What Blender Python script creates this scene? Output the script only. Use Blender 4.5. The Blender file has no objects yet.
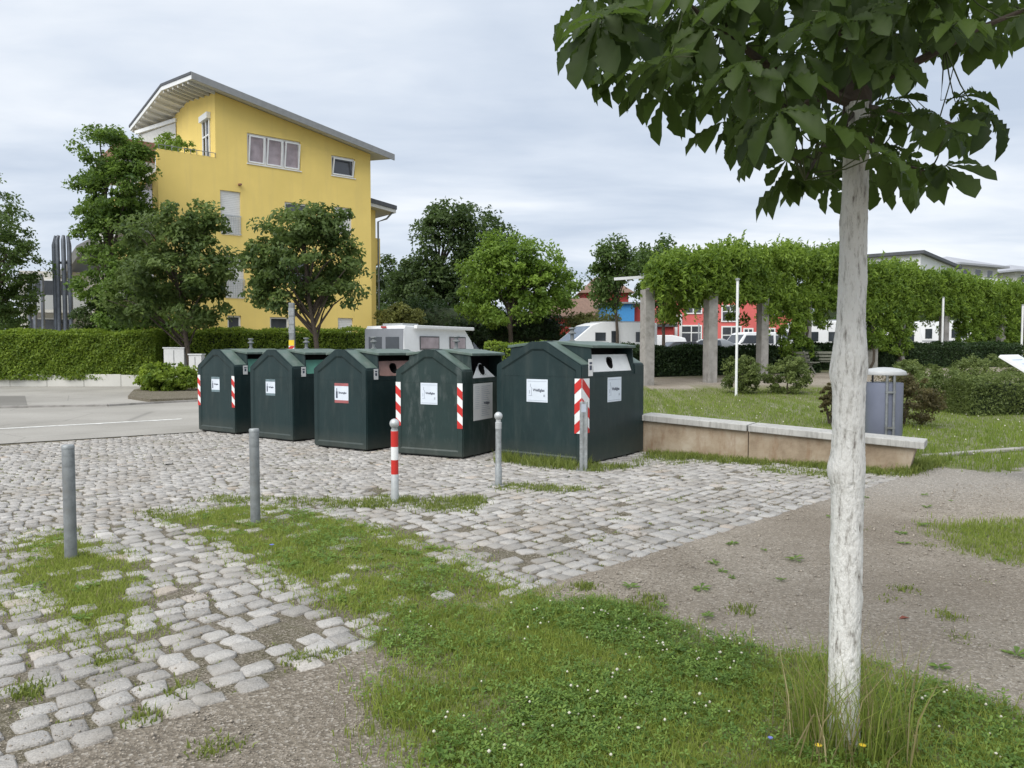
import bpy, bmesh, math, random
import numpy as np
from mathutils import Vector, Matrix
random.seed(7); rng = np.random.default_rng(11)
S = bpy.context.scene; COL = S.collection
F = 760.0; TH = math.atan(36/760); CT, ST = math.cos(TH), math.sin(TH); EYE = 1.65
R = math.radians

# ------------------------------------------------------------------ camera maths (ground point under a pixel, point at a depth)
def ray(px, py):
    x = (px-512)/F; y = -(py-384)/F
    return (x, CT+y*ST, -ST+y*CT)
def G(px, py, z=0.0):
    d = ray(px, py); k = (z-EYE)/d[2]
    return (d[0]*k, d[1]*k)
def at(px, py, Y):
    d = ray(px, py); k = Y/d[1]
    return Vector((d[0]*k, Y, EYE+d[2]*k))
def proj(P):
    dz = P[:, 2]-EYE; dep = P[:, 1]*CT-dz*ST; up = P[:, 1]*ST+dz*CT
    return 512+F*P[:, 0]/dep, 384-F*up/dep, dep

def sstep(t): t = np.clip(t, 0, 1); return t*t*(3-2*t)
def gz(x, y):
    x = np.asarray(x, float); y = np.asarray(y, float)
    h = np.interp(y, [12, 25, 30, 40], [0, .43, .65, .8])
    return h*sstep((x-.8)/3.4)
def gz1(x, y): return float(gz(x, y))

def wob(x, y, s=1.0, a=1.0):
    return a*(np.sin(x*3.1*s+1.3*np.sin(y*2.3*s))*.5+np.sin(y*4.7*s+1.7*np.sin(x*3.9*s)+2)*.3+np.sin((x+y)*9.3*s+1)*.2)
def inpoly(X, Y, poly):
    c = np.zeros(X.shape, bool); n = len(poly)
    for i in range(n):
        x1, y1 = poly[i]; x2, y2 = poly[(i+1) % n]
        if y1 == y2: continue
        m = (y1 > Y) != (y2 > Y)
        c ^= m & (X < (x2-x1)*(Y-y1)/(y2-y1)+x1)
    return c

# ------------------------------------------------------------------ tagging and object helpers
def tag(o, label=None, cat=None, group=None, kind=None):
    if label: o['label'] = label
    if cat: o['category'] = cat
    if group: o['group'] = group
    if kind: o['kind'] = kind
    return o
def empty(name, loc, rz=0.0, **k):
    o = bpy.data.objects.new(name, None); COL.objects.link(o)
    o.location = loc; o.rotation_euler = (0, 0, rz); o.empty_display_size = .2
    return tag(o, **k)
def link(name, me, mat, parent=None, **k):
    o = bpy.data.objects.new(name, me); COL.objects.link(o)
    if mat is not None and not me.materials: me.materials.append(mat)
    if parent is not None: o.parent = parent
    return tag(o, **k)
def kids(o): return [c for c in bpy.data.objects if c.parent == o]
def copy_tree(o, parent=None):
    c = o.copy(); COL.objects.link(c); c.parent = parent
    for ch in kids(o): copy_tree(ch, c)
    return c

class MB:
    def __init__(s): s.v = []; s.f = []; s.m = []
    def add(s, vs, fs, m=0):
        o = len(s.v); s.v += [tuple(v) for v in vs]
        for f in fs: s.f.append(tuple(i+o for i in f)); s.m.append(m)
        return s
    def box(s, x0, x1, y0, y1, z0, z1, m=0):
        return s.add([(x0,y0,z0),(x1,y0,z0),(x1,y1,z0),(x0,y1,z0),(x0,y0,z1),(x1,y0,z1),(x1,y1,z1),(x0,y1,z1)],
                     [(0,3,2,1),(4,5,6,7),(0,1,5,4),(1,2,6,5),(2,3,7,6),(3,0,4,7)], m)
    def prism(s, poly, axis, a, b, m=0):     # poly in the two other axes, in order
        def P(p, t):
            return {'x': (t, p[0], p[1]), 'y': (p[0], t, p[1]), 'z': (p[0], p[1], t)}[axis]
        n = len(poly)
        return s.add([P(p, a) for p in poly]+[P(p, b) for p in poly],
                     [tuple(range(n))[::-1], tuple(range(n, 2*n))]+[(i, (i+1) % n, n+(i+1) % n, n+i) for i in range(n)], m)
    def obox(s, c, u, v, w, m=0):            # box by centre and three half vectors
        c, u, v, w = map(Vector, (c, u, v, w)); q = []
        for k in (-1, 1):
            for a, b in ((-1,-1),(1,-1),(1,1),(-1,1)): q.append(c+u*a+v*b+w*k)
        return s.add(q, [(0,3,2,1),(4,5,6,7),(0,1,5,4),(1,2,6,5),(2,3,7,6),(3,0,4,7)], m)
    def bar(s, a, b, w, h, m=0):
        a, b = Vector(a), Vector(b); d = (b-a); L = d.length; d.normalize()
        up = Vector((0,0,1)) if abs(d.z) < .95 else Vector((0,1,0))
        sd = d.cross(up).normalized(); up = sd.cross(d)
        return s.obox((a+b)/2, d*L/2, sd*w/2, up*h/2, m)
    def tube(s, pts, rad, n=10, m=0, cap=True):
        pts = [Vector(p) for p in pts]
        if not hasattr(rad, '__len__'): rad = [rad]*len(pts)
        vs = []
        for i, p in enumerate(pts):
            d = (pts[min(i+1, len(pts)-1)]-pts[max(i-1, 0)]).normalized()
            up = Vector((1,0,0)) if abs(d.x) < .8 else Vector((0,1,0))
            a = d.cross(up).normalized(); b = d.cross(a)
            for k in range(n):
                t = 2*math.pi*k/n; vs.append(p+(a*math.cos(t)+b*math.sin(t))*rad[i])
        fs = []
        for i in range(len(pts)-1):
            for k in range(n):
                fs.append((i*n+k, (i+1)*n+k, (i+1)*n+(k+1) % n, i*n+(k+1) % n))
        if cap: fs += [tuple(range(n)), tuple(range((len(pts)-1)*n, len(pts)*n))[::-1]]
        return s.add(vs, fs, m)
    def lathe(s, prof, c=(0,0), n=20, m=0):   # prof [(r,z)]
        return s.tube([(c[0], c[1], z) for r, z in prof], [max(r, .0005) for r, z in prof], n, m)
    def build(s, name, mat, parent=None, bevel=0, seg=2, smooth=False, mats=None, **k):
        me = bpy.data.meshes.new(name); bm = bmesh.new()
        vs = [bm.verts.new(v) for v in s.v]
        for f, m in zip(s.f, s.m):
            try: ff = bm.faces.new([vs[i] for i in f]); ff.material_index = m
            except ValueError: pass
        bmesh.ops.recalc_face_normals(bm, faces=bm.faces)
        if bevel:
            es = [e for e in bm.edges if len(e.link_faces) == 2 and e.calc_face_angle(0) > R(25)]
            bmesh.ops.bevel(bm, geom=es, offset=bevel, segments=seg, affect='EDGES', profile=.6)
        if smooth:
            for f in bm.faces: f.smooth = True
            for e in bm.edges:
                if len(e.link_faces) == 2 and e.calc_face_angle(0) > R(38): e.smooth = False
        bm.to_mesh(me); bm.free()
        for q in (mats or [mat]): me.materials.append(q)
        return link(name, me, None, parent, **k)

def np_mesh(name, V, Fc, mat, parent=None, tint=None, smooth=False, **k):
    me = bpy.data.meshes.new(name); V = np.asarray(V, np.float32).reshape(-1, 3); Fc = np.asarray(Fc, np.int32)
    me.vertices.add(len(V)); me.vertices.foreach_set('co', V.ravel())
    n, kk = Fc.shape
    me.loops.add(n*kk); me.loops.foreach_set('vertex_index', Fc.ravel())
    me.polygons.add(n); me.polygons.foreach_set('loop_start', np.arange(0, n*kk, kk, dtype=np.int32))
    me.polygons.foreach_set('loop_total', np.full(n, kk, np.int32))
    if smooth: me.polygons.foreach_set('use_smooth', np.ones(n, bool))
    if tint is not None:
        a = me.attributes.new('tint', 'FLOAT', 'POINT'); a.data.foreach_set('value', np.asarray(tint, np.float32))
    me.update(calc_edges=True); me.validate()
    return link(name, me, mat, parent, **k)

# ------------------------------------------------------------------ materials
class NT:
    def __init__(s, name):
        s.m = bpy.data.materials.new(name); s.m.use_nodes = True; s.t = s.m.node_tree; s.t.nodes.clear()
        s.out = s.n('ShaderNodeOutputMaterial'); s.b = s.n('ShaderNodeBsdfPrincipled'); s.l(s.b.outputs[0], s.out.inputs[0])
    def n(s, t, **k):
        q = s.t.nodes.new(t)
        for a, b in k.items(): setattr(q, a, b)
        return q
    def l(s, a, b): s.t.links.new(a, b)
    def co(s, obj=True):
        if not hasattr(s, '_co'): s._co = s.n('ShaderNodeTexCoord').outputs['Object']
        return s._co
    def noise(s, scale, detail=4, rough=.55, stretch=None):
        q = s.n('ShaderNodeTexNoise'); q.inputs['Scale'].default_value = scale
        q.inputs['Detail'].default_value = detail; q.inputs['Roughness'].default_value = rough
        src = s.co()
        if stretch:
            mp = s.n('ShaderNodeMapping'); mp.inputs['Scale'].default_value = stretch; s.l(src, mp.inputs[0]); src = mp.outputs[0]
        s.l(src, q.inputs['Vector']); return q.outputs['Fac']
    def ramp(s, fac, stops):
        q = s.n('ShaderNodeValToRGB'); e = q.color_ramp.elements
        while len(e) < len(stops): e.new(.5)
        for i, (p, c) in enumerate(stops): e[i].position = p; e[i].color = (*c, 1) if len(c) == 3 else c
        s.l(fac, q.inputs[0]); return q.outputs[0]
    def mix(s, fac, a, b, mode='MIX'):
        q = s.n('ShaderNodeMix', data_type='RGBA', blend_type=mode)
        if hasattr(fac, 'default_value') or not isinstance(fac, (int, float)): s.l(fac, q.inputs[0])
        else: q.inputs[0].default_value = fac
        for i, v in ((6, a), (7, b)):
            if isinstance(v, tuple): q.inputs[i].default_value = (*v, 1)
            else: s.l(v, q.inputs[i])
        return q.outputs[2]
    def bump(s, fac, st=.3, dist=.01):
        q = s.n('ShaderNodeBump'); q.inputs['Strength'].default_value = st; q.inputs['Distance'].default_value = dist
        s.l(fac, q.inputs['Height']); s.l(q.outputs[0], s.b.inputs['Normal'])
    def attr(s, name):
        q = s.n('ShaderNodeAttribute'); q.attribute_name = name; return q.outputs['Fac']
    def set(s, col=None, rough=None, metal=None, spec=None):
        if col is not None:
            if isinstance(col, tuple): s.b.inputs['Base Color'].default_value = (*col, 1)
            else: s.l(col, s.b.inputs['Base Color'])
        if rough is not None: s.b.inputs['Roughness'].default_value = rough
        if metal is not None: s.b.inputs['Metallic'].default_value = metal
        if spec is not None: s.b.inputs['Specular IOR Level'].default_value = spec
        return s

def sc(c, k): return tuple(min(1, x*k) for x in c)
def simple(name, col, rough=.6, metal=0, var=.18, scale=6, bump=0, bs=60, bd=.004, spec=.5, dirt=None, ds=2.2):
    t = NT(name); f = t.noise(scale, 5)
    c = t.ramp(f, [(.3, sc(col, 1-var)), (.7, sc(col, 1+var))])
    if dirt:
        g = t.ramp(t.noise(ds, 6, .65), [(.5, (0,0,0)), (.72, (1,1,1))]); c = t.mix(g, c, dirt)
    t.set(c, rough, metal, spec)
    if bump: t.bump(t.noise(bs, 4), bump, bd)
    return t.m
def foliage(name, dark, light, trans=.42, rough=.55):
    t = NT(name); c = t.ramp(t.attr('tint'), [(0, dark), (.55, tuple((a+b)/2 for a, b in zip(dark, light))), (1, light)])
    t.set(c, rough, 0, .35)
    tr = t.n('ShaderNodeBsdfTranslucent'); tc = t.mix(.5, c, sc(light, 1.6)); t.l(tc, tr.inputs[0])
    mx = t.n('ShaderNodeMixShader'); mx.inputs[0].default_value = trans
    t.l(t.b.outputs[0], mx.inputs[1]); t.l(tr.outputs[0], mx.inputs[2]); t.l(mx.outputs[0], t.out.inputs[0])
    return t.m

M = {}
def ground_mat():
    t = NT('gravel_and_soil')
    sp = t.n('ShaderNodeTexVoronoi'); sp.inputs['Scale'].default_value = 75; t.l(t.co(), sp.inputs['Vector'])
    hue = t.n('ShaderNodeSeparateColor'); t.l(sp.outputs['Color'], hue.inputs[0])
    grit = t.ramp(hue.outputs[0], [(0, (.10,.085,.068)), (.4, (.19,.165,.13)), (.75, (.29,.255,.21)), (.92, (.44,.40,.345)), (1, (.55,.52,.47))])
    soft = t.ramp(t.noise(1.3, 6, .65), [(.3, (.215,.185,.145)), (.65, (.335,.298,.245))])
    g = t.mix(.58, grit, soft)
    g = t.mix(t.ramp(t.noise(.45, 3), [(.42, (0,0,0)), (.62, (.45,.45,.45))]), g, (.15,.122,.092))
    g = t.mix(t.attr('damp'), g, t.mix(.5, grit, (.10,.085,.065)))
    grey = t.mix(.5, grit, (.31,.295,.27)); g = t.mix(t.attr('grey'), g, grey)
    green = t.ramp(t.noise(9, 5), [(.35, (.085,.10,.03)), (.65, (.155,.18,.05))])
    c = t.mix(t.attr('grassy'), g, green)
    t.set(c, .95, 0, .2)
    ad = t.n('ShaderNodeMath', operation='ADD'); t.l(t.noise(40, 4), ad.inputs[0]); t.l(sp.outputs['Distance'], ad.inputs[1])
    t.bump(ad.outputs[0], .6, .012)
    return t.m
M['ground'] = ground_mat()
def asphalt_mat(name, k=1.0):
    t = NT(name); a = t.ramp(t.noise(.35, 4), [(.35, sc((.27,.258,.232), k)), (.65, sc((.345,.33,.30), k))])
    b = t.ramp(t.noise(90, 3), [(.3, (.82,.82,.82)), (.7, (1.12,1.12,1.12))])
    c = t.mix(1.0, a, b, 'MULTIPLY')
    cr = t.n('ShaderNodeTexVoronoi', feature='DISTANCE_TO_EDGE'); cr.inputs['Scale'].default_value = .35
    t.l(t.co(), cr.inputs['Vector'])
    c = t.mix(t.ramp(cr.outputs['Distance'], [(0, (.5,.5,.5)), (.006, (0,0,0))]), c, (.12,.115,.105))
    t.set(c, .9, 0, .3); t.bump(t.noise(120, 3), .3, .004); return t.m
M['asphalt'] = asphalt_mat('asphalt'); M['patch'] = asphalt_mat('asphalt_patch', .62); M['lot'] = asphalt_mat('lot', .8)
M['line'] = simple('road_paint', (.68,.68,.65), .7, dirt=(.35,.34,.32), ds=9)
def sett_mat():
    t = NT('granite_sett'); tn = t.attr('tint')
    base = t.ramp(tn, [(0, (.27,.258,.24)), (.4, (.38,.365,.345)), (.85, (.47,.455,.43)), (.96, (.43,.37,.31)), (1, (.52,.50,.47))])
    sp = t.ramp(t.noise(150, 3, .7), [(.35, (.7,.7,.7)), (.6, (1.1,1.1,1.1))])
    c = t.mix(1.0, base, sp, 'MULTIPLY')
    c = t.mix(t.ramp(t.noise(6, 5, .7), [(.5, (0,0,0)), (.75, (.55,.55,.55))]), c, (.215,.20,.175))
    c = t.mix(t.ramp(t.noise(1.1, 5, .6), [(.45, (0,0,0)), (.7, (.5,.5,.5))]), c, (.235,.205,.165))
    t.set(c, .85, 0, .25); t.bump(t.noise(38, 6, .65), .8, .018); return t.m
M['sett'] = sett_mat()
def joint_mat():
    t = NT('joint_sand'); sp = t.n('ShaderNodeTexVoronoi'); sp.inputs['Scale'].default_value = 110; t.l(t.co(), sp.inputs['Vector'])
    hue = t.n('ShaderNodeSeparateColor'); t.l(sp.outputs['Color'], hue.inputs[0])
    c = t.mix(.45, t.ramp(hue.outputs[0], [(0, (.06,.052,.036)), (.6, (.16,.14,.11)), (1, (.38,.34,.29))]), t.ramp(t.noise(5, 5, .6), [(.35, (.095,.092,.045)), (.65, (.19,.165,.13))]))
    t.set(c, .95, 0, .15); t.bump(sp.outputs['Distance'], .7, .012); return t.m
M['joint'] = joint_mat()
M['grass'] = foliage('grass_blades', (.075,.12,.02), (.31,.37,.075), .45, .6)
M['grass_dry'] = foliage('dry_grass', (.20,.17,.075), (.36,.31,.17), .2, .7)
M['lawn'] = foliage('lawn_blades', (.085,.14,.022), (.26,.335,.055), .45, .6)
M['clover'] = foliage('clover_leaves', (.07,.14,.026), (.20,.30,.06), .35, .55)
M['petal'] = simple('white_petals', (.52,.50,.41), .8)
M['yellow_petal'] = simple('yellow_petals', (.75,.55,.04), .8)
M['blue_petal'] = simple('blue_petals', (.16,.19,.55), .8)
M['pebble'] = simple('pebbles', (.29,.255,.21), .85, var=.6, scale=60)
M['weed'] = foliage('weed_tufts', (.07,.115,.02), (.26,.30,.07), .4)
for nm, d, l in [('leaf_mid', (0.03,0.065,0.016), (0.125,0.195,0.045)), ('leaf_dark', (0.024,0.05,0.016), (0.095,0.145,0.04)), ('leaf_bright', (0.065,0.125,0.016), (0.22,0.33,0.05)),
                 ('leaf_olive', (0.062,0.075,0.019), (0.195,0.208,0.058)), ('leaf_hedge', (0.07,0.13,0.015), (0.27,0.36,0.045)), ('leaf_yew', (0.015,0.035,0.013), (0.052,0.091,0.026)),
                 ('leaf_vine', (.045,.095,.014), (.25,.36,.05)), ('leaf_rose', (0.055,0.085,0.02), (0.2,0.25,0.075)), ('leaf_red', (0.045,0.04,0.02), (0.15,0.13,0.05)),
                 ('leaf_tree_near', (0.035,0.07,0.018), (0.15,0.21,0.055)), ('leaf_ivy', (0.035,0.08,0.014), (0.16,0.25,0.04))]:
    M[nm] = foliage(nm, d, l)
M['core'] = simple('dark_core', (.022,.035,.012), .95, var=.4, scale=8)  # dark filler colour for the cores that block light inside foliage
M['bark'] = simple('bark', (.07,.055,.042), .9, var=.35, scale=12, bump=.6, bs=30, bd=.02)
def bin_mat(name, col, fade):
    t = NT(name); c = t.ramp(t.noise(1.6, 4), [(.3, sc(col, .85)), (.7, sc(col, 1.15))])
    w = t.ramp(t.noise(3.5, 7, .72, (1.6, 1.6, .5)), [(.5, (0,0,0)), (.8, (fade,)*3)])
    c = t.mix(w, c, (.06,.08,.077) if fade < .5 else (.115,.135,.13))
    ob = t.n('ShaderNodeSeparateXYZ'); t.l(t.co(), ob.inputs[0])
    mr = t.n('ShaderNodeMapRange'); mr.inputs[1].default_value = .32; mr.inputs[2].default_value = .05; t.l(ob.outputs[2], mr.inputs[0])
    dm = t.n('ShaderNodeMath', operation='MULTIPLY'); t.l(mr.outputs[0], dm.inputs[0]); t.l(t.noise(5, 5), dm.inputs[1])
    c = t.mix(dm.outputs[0], c, (.07,.075,.062))
    sc_ = t.ramp(t.noise(28, 6, .75, (.5, .5, 2.2)), [(.64, (0,0,0)), (.70, (.55,.55,.55))]); c = t.mix(sc_, c, (.09,.11,.105))
    dr = t.ramp(t.noise(9, 4, .6, (1, 1, .12)), [(.52, (0,0,0)), (.75, (.4,.4,.4))]); c = t.mix(dr, c, (.045,.06,.055))
    t.set(c, .48, 0, .4); t.bump(t.noise(2.5, 2), .25, .03); return t.m
M['bin'] = bin_mat('green_paint', (.010,.026,.027), .3)
M['bin_worn'] = bin_mat('scuffed_green_paint', (.014,.031,.029), .8)
M['bin_roof'] = simple('skylit_green_paint', (.085,.125,.105), .5, var=.2, scale=4, dirt=(.14,.17,.15), ds=6)  # container green made paler, sky light on the tops put into the colour
M['flap_green'] = simple('mint_panel', (.09,.29,.21), .5, dirt=(.06,.16,.12))
M['flap_brown'] = simple('pinkish_brown_panel', (.33,.185,.15), .5)
M['flap_white'] = simple('white_panel', (.74,.75,.74), .45, var=.05, dirt=(.5,.5,.48))
M['black'] = simple('dark_opening', (.006,.006,.006), .9, var=0)
M['sticker'] = simple('sticker_paper', (.62,.68,.75), .5, var=.04)
M['ink'] = simple('ink', (.05,.06,.09), .6)
M['ink_blue'] = simple('pale_ink', (.36,.40,.46), .6)
M['ink_green'] = simple('slate_green_ink', (.14,.20,.22), .6)
M['ink_red'] = simple('dull_red_ink', (.33,.10,.10), .6)
M['paper'] = simple('paper', (.68,.68,.67), .6, var=.05)
M['red'] = simple('red_reflective', (.52,.025,.02), .45, var=.12)
M['white_r'] = simple('white_reflective', (.76,.77,.77), .45, var=.06)
M['galv'] = simple('galvanised_steel', (.30,.32,.325), .5, .35, var=.22, scale=25, dirt=(.17,.17,.16), ds=8)
M['galv_light'] = simple('pale_steel', (.46,.48,.485), .45, .3, var=.12, scale=20)
M['galv_dull'] = simple('dull_steel_post', (.20,.215,.22), .6, .2, var=.3, scale=18, dirt=(.12,.12,.11), ds=9)
def trunk_mat():
    t = NT('whitewashed_bark')
    cr = t.noise(48, 6, .7, (1, 1, .22)); cr2 = t.noise(95, 4, .6, (1, 1, .4))
    c = t.ramp(cr, [(.32, (.22,.20,.18)), (.405, (.54,.53,.495)), (.50, (.74,.735,.70))])
    c = t.mix(t.ramp(cr2, [(.28, (.6,.6,.6)), (.38, (0,0,0))]), c, (.36,.34,.31))
    kn = t.ramp(t.noise(3.2, 3), [(.66, (0,0,0)), (.74, (.4,.4,.4))]); c = t.mix(kn, c, (.42,.43,.33))
    t.set(c, .85, 0, .2)
    ad = t.n('ShaderNodeMath', operation='ADD'); t.l(cr, ad.inputs[0]); t.l(cr2, ad.inputs[1]); t.bump(ad.outputs[0], .9, .012); return t.m
M['trunk'] = trunk_mat()
M['concrete'] = simple('concrete', (.30,.285,.265), .85, var=.2, scale=4, bump=.4, bs=40, bd=.006, dirt=(.17,.16,.14), ds=3)
def wall_mat():
    t = NT('stained_wall')
    c = t.ramp(t.noise(2.2, 6, .65), [(.3, (.20,.145,.095)), (.5, (.33,.262,.185)), (.7, (.42,.36,.28))])
    c = t.mix(t.ramp(t.noise(9, 5, .7, (1, 1, .25)), [(.5, (0,0,0)), (.72, (.6,.6,.6))]), c, (.20,.11,.055))
    t.set(c, .9); t.bump(t.noise(35, 5), .5, .008); return t.m
M['wall'] = wall_mat()
def slab_mat():
    t = NT('weathered_coping'); c = t.ramp(t.noise(3, 5, .6), [(.3, (.33,.325,.305)), (.7, (.46,.455,.43))])
    c = t.mix(t.ramp(t.noise(22, 4, .7, (1, 1, .12)), [(.48, (0,0,0)), (.7, (.7,.7,.7))]), c, (.20,.195,.18))
    t.set(c, .85); t.bump(t.noise(60, 4), .4, .005); return t.m
M['slab'] = slab_mat()
def render_mat():
    t = NT('yellow_render'); c = t.ramp(t.noise(.6, 5), [(.3, (.75,.57,.18)), (.7, (.83,.63,.20))])
    c = t.mix(t.ramp(t.noise(2.2, 6, .65, (1, 1, .08)), [(.5, (0,0,0)), (.75, (.45,.45,.45))]), c, (.66,.50,.19))
    t.set(c, .88, 0, .25); t.bump(t.noise(60, 4), .25, .004); return t.m
M['yellow'] = render_mat()
M['white_paint'] = simple('white_paint', (.74,.75,.75), .5, var=.05)
M['shutter'] = simple('white_shutter', (.70,.70,.69), .6, var=.06)
M['glass'] = simple('window_glass', (.05,.055,.065), .12, var=.3, scale=1.2, spec=.8)
M['curtain'] = simple('curtained_glass', (.36,.30,.32), .15, var=.25, scale=2)
M['roof_metal'] = simple('grey_roof_metal', (.23,.235,.235), .5, .2, var=.1)
M['soffit'] = simple('grey_soffit', (.52,.52,.50), .7, var=.08)
M['slate'] = simple('dark_roofing', (.07,.075,.085), .7)
M['terracotta'] = simple('terracotta_board', (.24,.12,.08), .8)
M['steel_blue'] = simple('blue_grey_steel', (.125,.14,.165), .5, .3, var=.3, scale=2)
M['pale_wall'] = simple('pale_render', (.55,.54,.50), .85, var=.06, scale=1)
M['white_wall'] = simple('white_render', (.66,.67,.68), .85, var=.05, scale=1)
M['cream'] = simple('cream_render', (.60,.50,.26), .85)
M['redwall'] = simple('red_render', (.60,.13,.12), .85, var=.08, scale=.6)
M['redwall_dark'] = simple('dark_red_boards', (.36,.045,.04), .8, var=.15, scale=2)
M['redshed'] = simple('bright_red_boards', (.55,.07,.05), .8, var=.1, scale=2)
M['bluewall'] = simple('blue_render', (.05,.24,.52), .8, var=.08)
M['brownroof'] = simple('brown_tiles', (.17,.105,.075), .8, var=.25, scale=5)
M['greyroof'] = simple('pale_grey_roof', (.33,.34,.37), .7, var=.08)
M['car_white'] = simple('white_car_paint', (.72,.73,.74), .3, var=.03)
M['car_silver'] = simple('silver_car_paint', (.27,.29,.31), .3, .5, var=.03)
M['car_dark'] = simple('dark_car_paint', (.035,.035,.04), .3, var=.03)
M['car_grey'] = simple('grey_van_paint', (.23,.245,.27), .4, .2, var=.05)
M['tyre'] = simple('tyre_rubber', (.02,.02,.02), .9)
M['car_glass'] = simple('vehicle_glass', (.035,.042,.05), .1, var=.1, spec=.9)
M['glass_blue'] = simple('windscreen_reflecting', (.22,.27,.36), .12, var=.15, spec=.8)
M['lamp_red'] = simple('tail_lamp', (.4,.02,.02), .3); M['lamp_clear'] = simple('head_lamp', (.6,.62,.62), .15)
M['plastic'] = simple('grey_plastic', (.09,.09,.095), .6)
M['binblue'] = simple('blue_grey_sheet', (.20,.22,.29), .45, .3, var=.1, scale=3)
M['bincap'] = simple('pale_grey_cap', (.42,.43,.43), .5, .1, var=.08)
M['wood'] = simple('grey_green_wood', (.17,.175,.14), .8, var=.2, scale=10)
M['green_pot'] = simple('plant_green', (.05,.10,.02), .8)
M['brownleaf'] = simple('dead_leaf', (.18,.05,.03), .7)

# ------------------------------------------------------------------ regions of the foreground
def GP(pts): return [G(*p) for p in pts]
PA = GP([(430,800),(395,700),(425,655),(395,640),(450,615),(545,606),(625,604),(668,628),(705,648),(760,655),(830,662),(900,688),(975,705),(1040,735),(1100,800)])
PB = GP([(175,520),(205,508),(262,508),(330,517),(420,540),(470,566),(530,590),(548,600),(560,612),(470,618),(405,640),(352,620),(310,590),(258,566),(208,538)])
PC = GP([(22,545),(48,530),(118,552),(132,580),(142,605),(118,618),(88,632),(50,612),(22,590)])
PD = GP([(925,530),(970,522),(1040,520),(1120,530),(1110,570),(1010,566),(960,552)])
PX = GP([(40,610),(150,600),(165,650),(110,668),(55,650)])       # thinner, between the stones
LAWN = [(2.2,12.4),(4.3,11.1),(5.9,10.6),(6.4,9.95),(7.1,10.5),(8.9,12.2),(11.3,13.6),(30,19),(34,30),(21,24.5),(4.6,23.3),(1.0,22.5),(1.2,14)]
PATH2 = [(2,23.6),(21,24.8),(36,31),(36,44),(14,31),(2,27.4)]
e1 = np.array((.73,.683)); e1 /= np.linalg.norm(e1); nn = np.array((-e1[1], e1[0]))
def uv(x, y): return x*e1[0]+y*e1[1], x*nn[0]+y*nn[1]
def v_edge(u): return 3.44+.19*np.clip((u-1.2)/2.4, 0, 1)
WA, WB = Vector((2.05,12.0)), Vector((5.30,9.92))       # front foot of the low wall

def grass_mask(x, y):
    dx = wob(x, y, 2.2, .10); dy = wob(y+7, x-3, 2.6, .12)
    m = np.zeros(np.shape(x)); ox = ((0, 0), (.11, .04), (-.1, .07), (.02, -.12), (-.06, -.1), (.09, .13), (-.15, -.02))
    for p, w in ((PA, 1), (PB, .9), (PC, .8), (PD, .7), (PX, .35)):
        m = np.maximum(m, sum(inpoly(x+dx+a, y+dy+b, p) for a, b in ox)/len(ox)*w)
    n = wob(x*1.7+3, y*1.9, 1.9)
    m = np.where((m > 0) & (m < 1), m*np.clip(.8+.6*n, .15, 1), m)
    return m
def lawn_mask(x, y):
    return inpoly(x+wob(x, y, 1.1, .12)+rng.normal(0, .07, np.shape(x)), y+wob(y, x, 1.3, .10)+rng.normal(0, .07, np.shape(x)), LAWN).astype(float)

# ------------------------------------------------------------------ ground sheet
def axis(lo, hi, fine0, fine1, st, far):
    a = list(np.arange(fine0, fine1, st)); 
    x = fine1; s = st
    while x < hi: a.append(x); s *= 1.18; x += min(s, far)
    x = fine0; s = st
    while x > lo: s *= 1.18; x -= min(s, far); a.insert(0, x)
    return np.array(a)
gx = axis(-500, 700, -5, 9, .085, 40); gy = axis(-60, 900, 1.6, 15, .085, 40)
XX, YY = np.meshgrid(gx, gy); ZZ = gz(XX, YY)
gm = np.maximum(grass_mask(XX, YY), lawn_mask(XX, YY)); far = YY > 22
path2 = inpoly(XX+wob(XX, YY, .6, .3), YY+wob(YY, XX, .6, .3), PATH2)
gm = np.where(far & ~path2, 1.0, gm); gm = np.where((XX < -6) & (YY < 12), 0, gm)
gm = np.clip(gm*(.75+.35*wob(XX*3, YY*3)), 0, 1)
nx, ny = len(gx), len(gy); idx = np.arange(nx*ny).reshape(ny, nx)
FQ = np.stack([idx[:-1,:-1], idx[:-1,1:], idx[1:,1:], idx[1:,:-1]], -1).reshape(-1, 4)
uu, vv = uv(XX, YY)
ZZ = ZZ + (.012*wob(XX*.8, YY*.8)*np.clip(np.abs(vv-v_edge(uu))*2-.4, 0, 1)*((XX > -5) & (XX < 9) & (YY < 11)) - .02*((XX < .8) & (YY > 11)) )
uu, vv = uv(XX, YY)
ZZ = np.where((vv > v_edge(uu)+.10) & (YY < 20) & (XX < 6), -.035, ZZ)
ground = np_mesh('ground', np.stack([XX, YY, ZZ], -1).reshape(-1, 3), FQ, M['ground'], smooth=True, kind='structure')
for nm, arr in (('damp', .75*np.clip(sstep((.4-XX)/.8)*sstep((4.6-YY)/.8), 0, 1)), ('grassy', gm), ('grey', sstep((YY-7.2)/2.2)*((XX > 3) & (YY < 20)))):
    a = ground.data.attributes.new(nm, 'FLOAT', 'POINT'); a.data.foreach_set('value', arr.astype(np.float32).ravel())

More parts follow.
